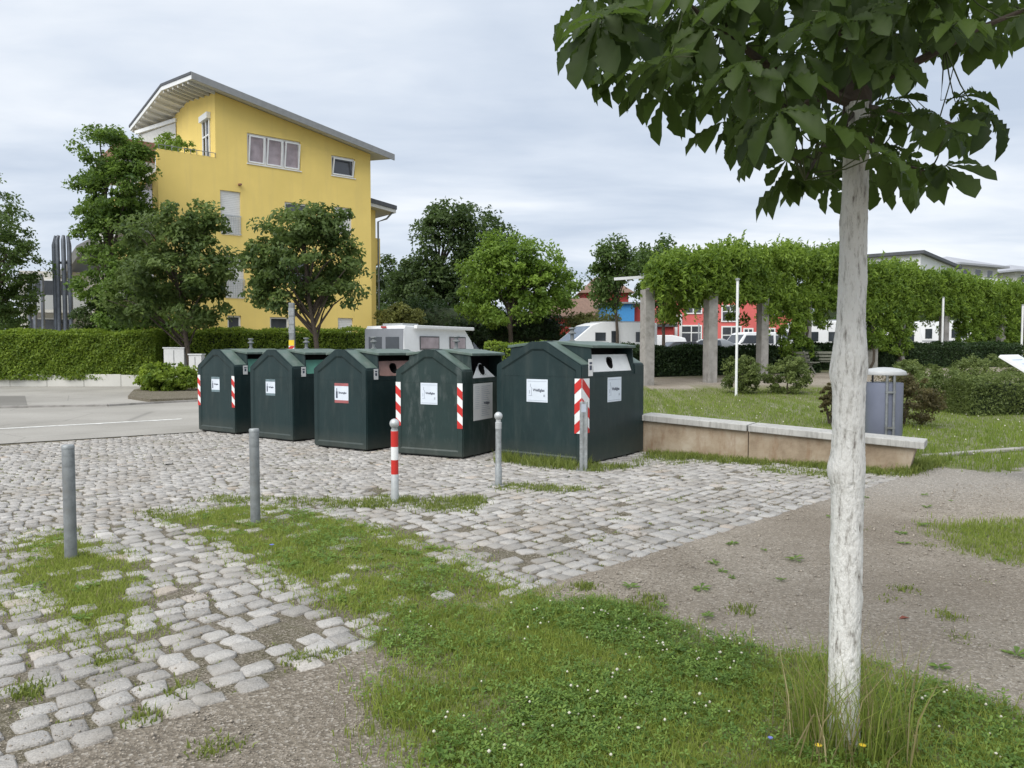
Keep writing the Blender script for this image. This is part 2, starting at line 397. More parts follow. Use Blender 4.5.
# road
MB().add([(x, y, .006) for x, y in [(-60,-23.6),(-8.85,12.95),(-6.2,14.85),(-2,17.9),(.6,20),(.7,26),(.75,60),(.75,85),(-60,85)]], [tuple(range(9))]).build('road', M['asphalt'], kind='structure')
MB().box(2.0, 40, 41, 62, .60, .83).build('parking_lot', M['lot'], kind='structure')
lm = MB()
a0, a1 = Vector(G(-60, 432.5)), Vector(G(182, 419.3)); dl = (a1-a0).normalized(); nl = Vector((-dl.y, dl.x))
lm.prism([tuple(a0-nl*.07), tuple(a1-nl*.07), tuple(a1+nl*.07), tuple(a0+nl*.07)], 'z', .009, .0115)
for k in range(6):
    q = a0+dl*(1.4+k*1.15); lm.add([(q.x, q.y, .0117), (q.x+dl.x*.45, q.y+dl.y*.45, .0117), (q.x+dl.x*.2-nl.x*.16, q.y+dl.y*.2-nl.y*.16, .0117)], [(0,1,2)])
lm.build('road_marking', M['line'], kind='structure')
p0 = [G(-40, 396), G(25, 396), G(28, 408), G(-40, 409)]
MB().add([(x, y, .011) for x, y in p0], [(0,1,2,3)]).build('road_patch', M['patch'], kind='structure')
# kerb along the far edge of the road, and the stone edging between road and setts
kb = MB()
kp = [G(-60, 409), G(108, 406.5), G(150, 404), G(200, 401.5)]
for a, b in zip(kp[:-1], kp[1:]): kb.bar((a[0], a[1], .03), (b[0], b[1], .03), .12, .06)
kb.build('kerb', M['concrete'], kind='structure')
MB().prism([G(128,399), G(150,404-1.5), G(260,399), G(260,388), G(150,389), G(134,392)], 'z', .004, .10).build('planting_island', M['joint'], kind='structure')

# ------------------------------------------------------------------ setts, each a bevelled stone with its own tilt and tint
def plaza_ok(x, y):
    u, v = uv(x, y); ok = (v > v_edge(u)) & (v < 15.2-.06*(u-2.5))
    d = (x-WA.x)*(WB.y-WA.y)-(y-WA.y)*(WB.x-WA.x)
    ok &= ~((d < 0) & (x > WA.x-.05) | (x > 5.6))
    ok &= ~((x > 2.1) & (y > 11.9))
    dep = np.maximum(y, .1); px = 512+F*x/dep
    ok &= (px > -330) & (y > 1.2) & (u < 12)
    return ok
PU, PV = .172, .146
cs = []; r = 0; vr = 3.44
while vr < 15.4:
    q = 1.0 if vr < 7.3 else .72
    k = np.arange(int(-4.6/(PU*q)), int(12.6/(PU*q))); u = k*PU*q+(r % 2)*PU*q*.5+rng.normal(0, .014*q, len(k))+math.sin(r*1.7)*.05*q
    v = vr+PV*q*.5+rng.normal(0, .008*q, len(k))+.19*np.clip((u-1.2)/2.4, 0, 1)+(.03*np.sin(u*.9+r*.12)+.02*np.sin(u*2.3+r*.3))*min(1, r/5)
    cs.append(np.stack([u, v, np.full(len(k), q)], -1)); vr += PV*q; r += 1
cs = np.concatenate(cs); x = cs[:,0]*e1[0]+cs[:,1]*nn[0]; y = cs[:,0]*e1[1]+cs[:,1]*nn[1]
v_all = cs[:,1]; gmk = grass_mask(x, y)
keep = plaza_ok(x, y) & (rng.random(len(x)) > np.clip(gmk*1.35-.12, 0, 1)) & (rng.random(len(x)) > .012)
soil = (v_all < 5.6) & (x < .2) & (wob(x*1.3+2, y*1.5) > .3) & (rng.random(len(x)) < .35); keep &= ~soil
x, y = x[keep], y[keep]; n = len(x); sett_xy = (x, y); qs = cs[keep, 2]
hl = PU*.5*qs*rng.uniform(.74, .95, n); hw = PV*.5*qs*rng.uniform(.74, .94, n)
ang = np.arange(8)*math.pi/4+math.pi/8; base8 = np.stack([np.sign(np.cos(ang))*np.array([1,.80,.80,1,1,.80,.80,1]), np.sign(np.sin(ang))*np.array([.74,1,1,.74,.74,1,1,.74])], -1)
base8 = base8*np.array([1, 1])
rotj = rng.normal(0, .075, n)
V = np.zeros((n, 25, 3)); lv = [(-.05, 1.0, 1.0), (.004, 1.0, 1.0), (.0115, .89, .87)]
jx = rng.normal(0, .085, (n, 8)); jy = rng.normal(0, .095, (n, 8))
for li, (z, sx, sy) in enumerate(lv):
    a = (base8[None,:,0]*1+jx)*sx*hl[:,None]; b = (base8[None,:,1]+jy)*sy*hw[:,None]
    c, s_ = np.cos(rotj)[:,None], np.sin(rotj)[:,None]; a, b = a*c-b*s_, a*s_+b*c
    V[:, li*8:li*8+8, 0] = a*e1[0]+b*nn[0]; V[:, li*8:li*8+8, 1] = a*e1[1]+b*nn[1]
    V[:, li*8:li*8+8, 2] = z+(rng.normal(0, .0022, (n, 8)) if li == 2 else 0)
V[:, 24, 2] = .0120+rng.normal(0, .0025, n)
tl = rng.normal(0, .022, (n, 2)); V[:,:,2] += V[:,:,0]*tl[:,:1]+V[:,:,1]*tl[:,1:]+rng.normal(0, .0035, (n, 1))
V[:,:,0] += x[:,None]; V[:,:,1] += y[:,None]; V[:,:,2] -= .004
f = []
for li in (0, 1):
    for k in range(8): f.append((li*8+k, li*8+(k+1) % 8, li*8+8+(k+1) % 8, li*8+8+k))
fq = np.array(f); ft = np.array([(16+k, 16+(k+1) % 8, 24, 24) for k in range(8)])
ft3 = np.array([(16+k, 16+(k+1) % 8, 24) for k in range(8)])
tint = np.repeat(np.clip(rng.normal(.5, .24, n), 0, 1), 25)
off = (np.arange(n)*25)[:,None,None]
allf = np.concatenate([np.concatenate([fq[:, [0,1,2]], fq[:, [0,2,3]]]), ft3])
np_mesh('cobbled_plaza', V.reshape(-1, 3), (allf[None]+off).reshape(-1, 3), M['sett'], tint=tint, smooth=True, kind='structure')
# joint bed (sand) following the outer edge of the plaza
pb = [(-3.0+3.44*nn[0], )]
def W(u, v): return (u*e1[0]+v*nn[0], u*e1[1]+v*nn[1])
bed = [W(-4.5, 3.36), W(1.2, 3.36), W(3.6, 3.55), W(9.9, 3.55), (5.35, 10.2), (2.05, 12.05), (2.1, 13.2), (-1.2, 18.3), (-6.2, 14.86), (-8.85, 12.96), W(-4.5, 15.6)]
MB().add([(a, b, -.007) for a, b in bed], [tuple(range(len(bed)))]).build('joint_bed', M['joint'], kind='structure')

# ------------------------------------------------------------------ grass blades
def blades(name, x, y, z, h, w, mat, lean=.45, tint=None, **k):
    n = len(x); a = rng.uniform(0, 2*math.pi, n); d = np.stack([np.cos(a), np.sin(a)], -1); a2 = rng.uniform(0, 2*math.pi, n)
    sd = np.stack([np.cos(a2), np.sin(a2)], -1); ln = rng.uniform(.1, 1, n)*lean
    V = np.zeros((n, 5, 3)); B = np.stack([x, y, z], -1)
    for i, (t, ww) in enumerate(((0, 1), (0, -1), (.5, .8), (.5, -.8), (1, 0))):
        off = d*(ln*h*t*t)[:,None]+sd*(w*ww*.5)[:,None]
        V[:, i, :2] = B[:, :2]+off; V[:, i, 2] = B[:, 2]+h*t*np.sqrt(np.maximum(.1, 1-(ln*t)**2*.8))-(0 if t else .006)
    Fb = np.array([(0,1,3),(0,3,2),(2,3,4)]); o = (np.arange(n)*5)[:,None,None]
    if tint is None: tint = rng.random(n)
    tt = np.repeat(tint, 5).reshape(n, 5)+np.array([-.12,-.12,0,0,.12]); tt = np.clip(tt, 0, 1)
    return np_mesh(name, V.reshape(-1,3), (Fb[None]+o).reshape(-1,3), mat, tint=tt.ravel(), **k)
def sample(poly, N, mask=None, pad=.25, falloff=None):
    p = np.array(poly); lo, hi = p.min(0)-pad, p.max(0)+pad
    x = rng.uniform(lo[0], hi[0], N); y = rng.uniform(lo[1], hi[1], N)
    m = (mask(x, y) if mask else inpoly(x, y, poly)).astype(float)
    if falloff: m = m*np.clip((falloff/np.maximum(y, .1))**2, 0, 1)
    k = rng.random(N) < m; return x[k], y[k]
def only(poly):
    return lambda x, y: inpoly(x+wob(x, y, 2.2, .10)+rng.normal(0, .11, len(x)), y+wob(y+7, x-3, 2.6, .12)+rng.normal(0, .11, len(x)), poly)*np.clip(.75+.5*wob(x*2.1, y*2.3), .2, 1)
x, y = sample(PA, 170000, only(PA), .3)
cl = wob(x*1.4, y*1.4)
h = rng.uniform(.02, .062, len(x))*(1+.45*cl)+.008
blades('grass_patch', x, y, gz(x, y), h, rng.uniform(.003, .007, len(x)), M['grass'], 1.0, np.clip(rng.normal(.68, .2, len(x))+.14*cl, 0, 1), kind='stuff', label='lush green grass with clover in the foreground', cat='grass')
x, y = sample(PB, 190000, only(PB), .3)
h = rng.uniform(.018, .055, len(x))*(1+.35*wob(x, y))
blades('grass_strip', x, y, gz(x, y)-.01, h, rng.uniform(.005, .009, len(x)), M['grass'], .9, np.clip(rng.normal(.72, .22, len(x)), 0, 1), kind='stuff', label='short grass strip overgrowing the setts behind the foreground patch', cat='grass')
x, y = sample(PC+PX, 150000, lambda a, b: np.maximum(only(PC)(a, b), only(PX)(a, b)*.3), .3)
blades('grass_tufts', x, y, np.zeros(len(x))-.01, rng.uniform(.015, .05, len(x)), rng.uniform(.005, .009, len(x)), M['grass'], .8, np.clip(rng.normal(.72, .22, len(x)), 0, 1), kind='stuff', label='low grass growing over the setts round the left bollard', cat='grass')
x, y = sample(PD, 26000, only(PD), .3)
blades('grass_patch', x, y, gz(x, y), rng.uniform(.02, .07, len(x)), rng.uniform(.004, .008, len(x)), M['grass'], .8, np.clip(rng.normal(.6, .2, len(x)), 0, 1), kind='stuff', label='grass patch at the right edge of the gravel path', cat='grass')
# dry straw mixed in
xs, ys = [], []
for P_, N_ in ((PA, 7000), (PB, 9000), (PC, 4500)):
    a, b = sample(P_, N_, only(P_), .4); xs.append(a); ys.append(b)
x = np.concatenate(xs); y = np.concatenate(ys)
blades('dry_grass', x, y, np.zeros(len(x)), rng.uniform(.02, .07, len(x)), rng.uniform(.002, .004, len(x)), M['grass_dry'], 1.0, kind='stuff', label='straw coloured dry stalks among the green grass', cat='dry grass')
# lawn behind the wall
x, y = sample(LAWN, 330000, lambda a, b: lawn_mask(a, b)*np.clip((15/np.maximum(b, 1))**1.5, 0, 1)*(a/np.maximum(b, 1) < .8), .3)
h = rng.uniform(.03, .085, len(x))*(1+.4*wob(x*.7, y*.7))*(1+.5*((x > 6.2) & (y < 15)))
blades('lawn', x, y, gz(x, y), h, rng.uniform(.007, .014, len(x)), M['lawn'], .7, np.clip(rng.normal(.55, .2, len(x))+.15*wob(x*.9, y*.9), 0, 1), kind='stuff', label='green lawn behind the low wall in front of the pergola', cat='lawn')
# weeds in joints, along the wall foot, the container foot and round the bollards
wx, wy, wh = [], [], []
def tuft(cx, cy, r, n, h, ry=None):
    wx.append(rng.normal(cx, r, n)); wy.append(rng.normal(cy, ry or r, n)); wh.append(rng.uniform(.3, 1, n)*h)
def strip(pxs, y0, y1, n, h, z=0):
    for i in range(n):
        t = random.random(); px = pxs[0]+(pxs[1]-pxs[0])*t; py = y0+(y1-y0)*t+random.uniform(-3, 3)
        c = G(px, py); tuft(c[0], c[1], .075, 60, h*1.25)
strip((500,585), 461, 469, 34, .16); strip((590,650), 470, 462, 16, .09)
strip((650,830), 456, 466, 90, .10); strip((820,900), 466, 474, 40, .10); strip((900,940), 473, 462, 50, .14)
strip((650,890), 461, 480, 26, .05)
strip((335,480), 505, 501, 50, .06); strip((410,475), 508, 509, 18, .05); strip((500,580), 488, 489, 26, .05)
strip((200,330), 500, 503, 26, .05); strip((150,175), 512, 520, 6, .05)
for px, py, n_, hh in ((384,497,60,.05),(585,588,90,.05),(636,610,120,.07),(742,610,40,.04),(300,660,80,.05),(330,655,60,.04),(32,690,120,.05),(145,718,50,.05),(105,662,90,.04),(180,690,40,.05),
                       (215,750,70,.05),(420,590,60,.06),(950,618,60,.05),(905,590,40,.04),(985,583,30,.03),(960,640,40,.04),(1000,712,50,.04),(890,600,20,.03),(590,628,40,.05),(650,600,60,.06),
                       (560,555,30,.03),(620,520,40,.03),(675,500,30,.03),(600,540,30,.03),(720,510,30,.03),(530,600,60,.04),(860,530,40,.03),(925,545,40,.03),(740,460,20,.04),(380,528,30,.04)):
    c = G(px, py); tuft(c[0], c[1], .05, n_*2, hh*1.1)
k = rng.choice(len(sett_xy[0]), 3800, replace=False)
for i in k:
    sx, sy = sett_xy[0][i], sett_xy[1][i]; u_ = PU*.5*(1 if rng.random() < .5 else -1)
    if rng.random() < .5: ox, oy = e1*u_
    else: ox, oy = nn*PV*.5
    if wob(sx*.6, sy*.6) > -.05 or rng.random() < .25:
        wx.append(sx+ox+rng.normal(0, .02, 9)); wy.append(sy+oy+rng.normal(0, .02, 9)); wh.append(rng.uniform(.006, .022, 9))
x = np.concatenate(wx); y = np.concatenate(wy); h = np.concatenate(wh)
blades('weeds', x, y, gz(x, y)-.004, h, rng.uniform(.006, .012, len(x)), M['weed'], 1.0, kind='stuff', label='weeds growing in the joints and along the foot of the wall', cat='weeds')
# tall grass round the trunk
TX, TY = 1.373, 3.08
n_ = 460; a = rng.uniform(0, 2*math.pi, n_); r_ = rng.uniform(.06, .24, n_)*np.where(np.cos(a) > 0, 1.2, .9)
x = TX+np.cos(a)*r_; y = TY+np.sin(a)*r_
blades('tall_grass', x, y, np.zeros(n_), rng.uniform(.14, .52, n_), rng.uniform(.003, .007, n_), M['grass'], .7, rng.uniform(.2, .8, n_), kind='stuff', label='tall uncut grass blades round the white trunk', cat='tall grass')
n_ = 130; a = rng.uniform(0, 2*math.pi, n_); r_ = rng.uniform(.06, .3, n_)
blades('tall_dry_grass', TX+np.cos(a)*r_, TY+np.sin(a)*r_, np.zeros(n_), rng.uniform(.15, .62, n_), rng.uniform(.003, .007, n_), M['grass_dry'], .9, kind='stuff', label='pale dry seed stalks leaning round the white trunk', cat='dry grass')
# clover: trefoil leaves, with white flower heads
x, y = sample(PA, 60000, lambda a, b: only(PA)(a, b)*np.clip(.45+1.0*wob(a*1.1+4, b*1.2), .12, 1), .2)
x2, y2 = sample(PB, 26000, lambda a, b: only(PB)(a, b)*np.clip(.2+1.0*wob(a*1.4+1, b*1.2), .05, 1), .2); x, y = np.concatenate([x, x2]), np.concatenate([y, y2])
n = len(x); V = np.zeros((n, 13, 3)); ro = rng.uniform(0, 6.28, n); sz = rng.uniform(.009, .017, n); hh = rng.uniform(.02, .06, n)
V[:, 0] = 0
for j in range(3):
    for k_, (rr, aa) in enumerate(((.75, -.42), (1.15, -.2), (1.15, .2), (.75, .42))):
        t = ro+j*2.094+aa; V[:, 1+j*4+k_, 0] = np.cos(t)*rr*sz*1.1; V[:, 1+j*4+k_, 1] = np.sin(t)*rr*sz*1.1; V[:, 1+j*4+k_, 2] = .25*sz
tl = rng.normal(0, .35, (n, 2)); V[:,:,2] += V[:,:,0]*tl[:,:1]+V[:,:,1]*tl[:,1:]
V[:,:,0] += x[:,None]; V[:,:,1] += y[:,None]; V[:,:,2] += hh[:,None]
Fc = np.array([(0,1+4*j+a_,2+4*j+a_) for j in range(3) for a_ in range(3)]); o = (np.arange(n)*13)[:,None,None]
np_mesh('clover', V.reshape(-1,3), (Fc[None]+o).reshape(-1,3), M['clover'], tint=np.repeat(rng.random(n), 13), kind='stuff', label='three leaved clover spreading through the foreground grass', cat='clover')
def heads(name, x, y, z, r, mat, **k):
    n = len(x); ico = [(0,0,1)]+[(math.cos(a)*.9, math.sin(a)*.9, .25) for a in np.arange(6)*math.pi/3]+[(math.cos(a)*.6, math.sin(a)*.6, -.5) for a in np.arange(6)*math.pi/3]+[(0,0,-.6)]
    I = np.array(ico); f = [(0,1+i,1+(i+1) % 6) for i in range(6)]+[(1+i,7+i,7+(i+1) % 6) for i in range(6)]+[(1+i,7+(i+1) % 6,1+(i+1) % 6) for i in range(6)]+[(13,7+(i+1) % 6,7+i) for i in range(6)]
    V = I[None]*(r[:,None,None]*rng.uniform(.75, 1.2, (n, 14, 1)))+np.stack([x, y, z], -1)[:,None]
    return np_mesh(name, V.reshape(-1,3), (np.array(f)[None]+(np.arange(n)*14)[:,None,None]).reshape(-1,3), mat, **k)
x, y = sample(PA, 800, lambda a, b: only(PA)(a, b)*np.clip(.3+1.0*wob(a*1.1+4, b*1.2), .05, 1), .1)
heads('clover_flowers', x, y, rng.uniform(.045, .085, len(x)), rng.uniform(.005, .0095, len(x)), M['petal'], kind='stuff', label='small white clover flower heads in the foreground grass', cat='clover flowers')
x, y = sample(LAWN, 900, lambda a, b: lawn_mask(a, b)*(b < 20), .1)
heads('daisies', x, y, gz(x, y)+.08, rng.uniform(.010, .018, len(x)), M['petal'], kind='stuff', label='tiny white daisies scattered over the lawn', cat='daisies')
# pebbles on the gravel
x = rng.uniform(-2.5, 6.5, 200000); y = rng.uniform(2.4, 9.2, 200000); u_, v_ = uv(x, y)
ok = ((v_ < v_edge(u_)-.02) | ((v_ < 5.8) & (rng.random(len(x)) < .5))) & (grass_mask(x, y) < .3) & (rng.random(len(x)) < np.clip((4.2/y)**2, 0, 1)*.6); x, y = x[ok], y[ok]; n = len(x)
r_ = rng.uniform(.0018, .0055, n)*np.where(rng.random(n) < .04, 2.2, 1)*np.clip(y/4, 1, 1.6)
OC = np.array([(1,0,0),(0,1,0),(-1,0,0),(0,-1,0),(0,0,.7),(0,0,-.6)]); OF = np.array([(0,1,4),(1,2,4),(2,3,4),(3,0,4),(1,0,5),(2,1,5),(3,2,5),(0,3,5)])
V = OC[None]*r_[:,None,None]*rng.uniform(.6, 1.4, (n, 6, 1))+np.stack([x, y, gz(x, y)+.012*wob(x*.8, y*.8)+r_*.3], -1)[:,None]
np_mesh('pebbles', V.reshape(-1,3), (OF[None]+(np.arange(n)*6)[:,None,None]).reshape(-1,3), M['pebble'], kind='stuff', label='loose grit scattered over the gravel path', cat='gravel')
# flat rosettes of broad leaved weeds
xs, ys = [], []
for P_, N_ in ((PA, 420), (PB, 420), (PC, 120), (PD, 60)):
    a, b = sample(P_, N_, only(P_), .25); xs.append(a); ys.append(b)
a = rng.uniform(-1, 5, 60); b = rng.uniform(3.4, 9, 60); u_, v_ = uv(a, b); k = v_ < v_edge(u_)-.05; xs.append(a[k]); ys.append(b[k])
x = np.concatenate(xs); y = np.concatenate(ys); n = len(x); V = np.zeros((n, 9, 7, 3)); s_ = rng.uniform(.03, .085, n)
for j in range(9):
    a = rng.uniform(0, .5, n)+j*.698; ln = s_*rng.uniform(.6, 1.1, n); dx, dy = np.cos(a), np.sin(a); lift = rng.uniform(.1, .7, n)
    for k_, (t_, wv) in enumerate(((.05, 0), (.35, .10), (.35, -.10), (.7, .17), (.7, -.17), (1, 0), (.6, 0))):
        V[:, j, k_, 0] = x+dx*t_*ln-dy*wv*ln; V[:, j, k_, 1] = y+dy*t_*ln+dx*wv*ln; V[:, j, k_, 2] = gz(x, y)+.006+ln*lift*math.sin(t_*2.2)*.55-(.006 if k_ == 6 else 0)
Fc = np.array([(0,2,6),(0,6,1),(1,6,3),(2,4,6),(3,6,5),(4,5,6)]); o = (np.arange(n*9)*7)[:,None,None]
np_mesh('broadleaf_weeds', V.reshape(-1,3), (Fc[None]+o).reshape(-1,3), M['clover'], tint=np.repeat(np.clip(rng.normal(.55, .25, n*9), 0, 1), 7), kind='stuff', label='flat rosettes of broad leaved weeds in the grass', cat='weeds')
# single wild flowers
def flower(px, py, mat, label, r=.012, hgt=.09):
    g = G(px, py); e = empty('wildflower', (g[0], g[1], 0), label=label, cat='flower')
    MB().tube([(0,0,0),(.004,0,hgt*.6),(.0,.004,hgt)], .0016, 5).build('stem', M['green_pot'], e)
    b = MB()
    for i in range(12):
        a = i*math.pi/6; b.add([(0,0,hgt),(math.cos(a-.2)*r, math.sin(a-.2)*r, hgt+.004),(math.cos(a)*r*1.25, math.sin(a)*r*1.25, hgt+.002),(math.cos(a+.2)*r, math.sin(a+.2)*r, hgt+.004)], [(0,1,2,3)])
    b.lathe([(.001, hgt-.006), (r*.5, hgt), (.001, hgt+.006)], n=8); b.build('blossom', mat, e)
flower(818, 768, M['yellow_petal'], 'yellow flower head left of the foot of the white trunk')
flower(862, 768, M['yellow_petal'], 'yellow flower head just right of the white trunk')
flower(770, 760, M['blue_petal'], 'small blue flower in the grass left of the white trunk', .009)
flower(272, 556, M['blue_petal'], 'blue flower in the grass strip by the plain round bollard', .016)
lf = MB().add([(0,0,.0),(.03,.012,.018),(.07,.0,.008),(.032,-.02,.014),(.035,-.004,.004)], [(0,1,4),(1,2,4),(2,3,4),(3,0,4)])
o = lf.build('fallen_leaf', M['brownleaf'], label='curled red brown dead leaf on the gravel right of the trunk', cat='leaf'); g = G(898, 620); o.location = (g[0], g[1], .006)

# ------------------------------------------------------------------ leaf clouds
def leaves(name, P, size, mat, parent, tint, up=.6, asp=.55, out=None, **k):
    n = len(P); N = rng.normal(0, 1, (n, 3)); N[:, 2] += up*1.6
    if out is not None: N += out*.8
    N /= np.linalg.norm(N, axis=1)[:,None]
    D = rng.normal(0, 1, (n, 3)); D[:, 2] -= .8; D -= N*(D*N).sum(1)[:,None]; D /= np.linalg.norm(D, axis=1)[:,None]
    Sd = np.cross(N, D); s = size*rng.uniform(.65, 1.25, n)
    V = np.zeros((n, 4, 3)); V[:,0] = P-D*(s*.5)[:,None]
    V[:,1] = P+Sd*(s*asp*.5)[:,None]+N*(s*.10)[:,None]; V[:,2] = P+D*(s*.5)[:,None]-N*(s*.08)[:,None]; V[:,3] = P-Sd*(s*asp*.5)[:,None]+N*(s*.10)[:,None]
    Fb = np.array([(0,1,2),(0,2,3)]); o = (np.arange(n)*4)[:,None,None]
    return np_mesh(name, V.reshape(-1,3), (Fb[None]+o).reshape(-1,3), mat, parent, tint=np.repeat(np.clip(tint, 0, 1), 4), **k)
def clumps(blobs, K, per, rc, flat=.65, shell=.5):
    vol = np.array([b[3]*b[4]*b[5] for b in blobs])**.8; vol /= vol.sum()
    bi = rng.choice(len(blobs), K, p=vol); B = np.array(blobs)[bi]
    d = rng.normal(0, 1, (K, 3)); d /= np.linalg.norm(d, axis=1)[:,None]; rr = shell+(1-shell)*rng.random(K)**.7
    C = B[:,:3]+d*B[:,3:]*rr[:,None]; ct = rng.normal(.5, .23, K); rr = rr*np.where(rng.random(K) < .16, 1.2, 1); cr = rc*rng.uniform(.5, 1.3, K)
    q = rng.normal(0, 1, (K, per, 3)); q /= (np.linalg.norm(q, axis=2)[:,:,None]+1e-6); q *= (rng.random((K, per, 1))**.45)
    q *= cr[:,None,None]; q[:,:,2] *= flat; q[:,:,2] -= .25*(q[:,:,0]**2+q[:,:,1]**2)/np.maximum(cr[:,None], .01)
    P = (C[:,None]+q).reshape(-1,3); t = (ct[:,None]+rng.normal(0, .12, (K, per))).ravel()
    out = np.repeat(d, per, 0); return P, t, out, C
def tree(name, label, cat, loc, blobs, K, per, rc, size, mat, trunk=(.14, .07), th=None, lean=(0,0), limbs=14, up=.6, core=False, tb=(0,0), group=None):
    x0, y0 = loc; e = empty(name, (x0, y0, gz1(x0, y0)), label=label, cat=cat, group=group)
    P, t, out, C = clumps(blobs, K, per, rc)
    leaves('crown', P, size, M[mat], e, t, up, out=out)
    top = th or max(b[2] for b in blobs); m = MB()
    base = Vector((tb[0], tb[1], 0)); tip = Vector((lean[0], lean[1], top))
    path = [base+(tip-base)*s_+Vector((.08*math.sin(s_*7), .08*math.cos(s_*5)-.08, 0)) for s_ in np.linspace(0, 1, 7)]; path[0].z = -.1
    m.tube(path, [trunk[0]+(trunk[1]*.3-trunk[0])*s_ for s_ in np.linspace(0, 1, 7)], 9)
    zs = min(b[2]-b[5] for b in blobs)
    for i in range(limbs):
        c = Vector(C[random.randrange(len(C))]); s_ = min(.95, max(.25, (min(c.z, top)-(c-tip).length*.35)/top*random.uniform(.6, .9)))
        a = base+(tip-base)*s_; mid = (a+c)/2+Vector((0,0,.12*(c-a).length)); r0 = trunk[0]*.45
        m.tube([a, mid, c], [r0, r0*.6, r0*.2], 6)
    m.build('trunk', M['bark'], e, smooth=True); return e
def PB3(px, py, Y, base, r, rz=None, ry=None):     # a crown lobe seen at a pixel, in the tree's own coordinates
    p = at(px, py, Y); s = Y/F; return (p.x-base[0], Y-base[1], p.z-gz1(*base), r*s, (ry or r)*s, (rz or r)*s)
def X_at(px, Y): return (px-512)/F*Y

b = (X_at(0, 36.5), 36.5); bl = [PB3(-8, 235, 36.5, b, 40, 46), PB3(12, 262, 36.5, b, 34, 36), PB3(-40, 225, 37.5, b, 50, 70), PB3(-30, 290, 36.5, b, 40, 26), PB3(22, 285, 36.5, b, 20, 16)]
tree('garden_tree', 'dark leafy tree cut off by the left edge of the photo', 'tree', b, bl, 230, 85, .5, .17, 'leaf_mid', (.2, .1), 6.5, (-.5, 0))
b = (X_at(112, 35.2), 35.2); bl = [PB3(110, 155, 35.2, b, 32, 26), PB3(118, 195, 35.2, b, 38, 34), PB3(112, 240, 35.2, b, 34, 36), PB3(118, 290, 35, b, 40, 34), PB3(90, 175, 35, b, 14, 14), PB3(133, 160, 35, b, 20, 20), PB3(140, 320, 34.6, b, 44, 20), PB3(96, 215, 35, b, 20, 20)]
tree('climber_covered_tree', 'tall column like tree at the left corner of the yellow house', 'tree', b, bl, 330, 85, .5, .19, 'leaf_ivy', (.2, .1), 10)
b = (X_at(190, 31), 31); bl = [PB3(165, 235, 31, b, 40, 28), PB3(190, 222, 31, b, 30, 24), PB3(135, 262, 31, b, 30, 26), PB3(175, 275, 31, b, 52, 28), PB3(205, 262, 31, b, 26, 28), PB3(140, 300, 31, b, 34, 26), PB3(195, 300, 30.5, b, 36, 26), PB3(215, 225, 31, b, 16, 12)]
tree('street_tree', 'spreading green tree left of centre in front of the yellow house', 'tree', b, bl, 210, 75, .5, .21, 'leaf_tree_near', (.12, .08), 6.3, (-.5, 0), limbs=22)
b = (X_at(319, 30), 30); bl = [PB3(300, 228, 30, b, 40, 20), PB3(325, 222, 30, b, 28, 16), PB3(262, 262, 30, b, 26, 24), PB3(305, 262, 30, b, 52, 28), PB3(343, 265, 30, b, 22, 30), PB3(285, 292, 30, b, 36, 20), PB3(335, 295, 30, b, 28, 18), PB3(248, 250, 30, b, 14, 10)]
tree('street_tree', 'round crowned tree standing in front of the right half of the yellow house', 'tree', b, bl, 190, 75, .5, .21, 'leaf_tree_near', (.12, .09), 6.4, (-.5, 0), limbs=22)
b = (X_at(440, 62), 62); bl = [PB3(445, 250, 62, b, 34, 48), PB3(452, 220, 62, b, 26, 24), PB3(478, 235, 62, b, 28, 24), PB3(425, 285, 62, b, 36, 30), PB3(470, 290, 62, b, 42, 40), PB3(500, 250, 62, b, 18, 20), PB3(410, 310, 60, b, 30, 24)]
tree('broadleaf_tree', 'tallest dark green tree in the middle distance right of the yellow house', 'tree', b, bl, 330, 75, 1.0, .34, 'leaf_dark', (.3, .2), 11)
b = (X_at(395, 70), 70); bl = [PB3(392, 285, 70, b, 26, 28), PB3(378, 300, 70, b, 18, 26), PB3(412, 290, 70, b, 20, 24), PB3(395, 322, 68, b, 34, 18)]
tree('broadleaf_tree', 'lower dark tree between the yellow house and the tallest tree', 'tree', b, bl, 150, 70, 1.0, .36, 'leaf_dark', (.25, .15), 5)
b = (X_at(510, 50), 50); bl = [PB3(500, 270, 50, b, 40, 30), PB3(525, 262, 50, b, 34, 24), PB3(475, 290, 50, b, 26, 26), PB3(540, 285, 50, b, 38, 26), PB3(510, 305, 50, b, 52, 20), PB3(560, 292, 51, b, 24, 18), PB3(498, 248, 50, b, 18, 14), PB3(552, 262, 51, b, 16, 10)]
tree('broadleaf_tree', 'bright light green spreading tree in the centre behind the containers', 'tree', b, bl, 260, 75, .8, .27, 'leaf_bright', (.2, .15), 7, limbs=20)
b = (X_at(616, 46), 46); bl = [PB3(615, 262, 46, b, 20, 22), PB3(604, 280, 46, b, 16, 18), PB3(608, 298, 46, b, 12, 8)]
tree('broadleaf_tree', 'narrow dark tree in front of the blue and red buildings', 'tree', b, bl, 80, 70, .7, .24, 'leaf_mid', (.12, .1), 5.5)
b = (X_at(662, 44), 44); bl = [PB3(655, 258, 44, b, 22, 20), PB3(668, 270, 44, b, 26, 24), PB3(650, 285, 44, b, 20, 20), PB3(680, 295, 44, b, 24, 22), PB3(662, 312, 44, b, 18, 12)]
tree('broadleaf_tree', 'dark tree rising behind the left end of the pergola', 'tree', b, bl, 110, 70, .7, .24, 'leaf_mid', (.12, .1), 5.5, limbs=12)
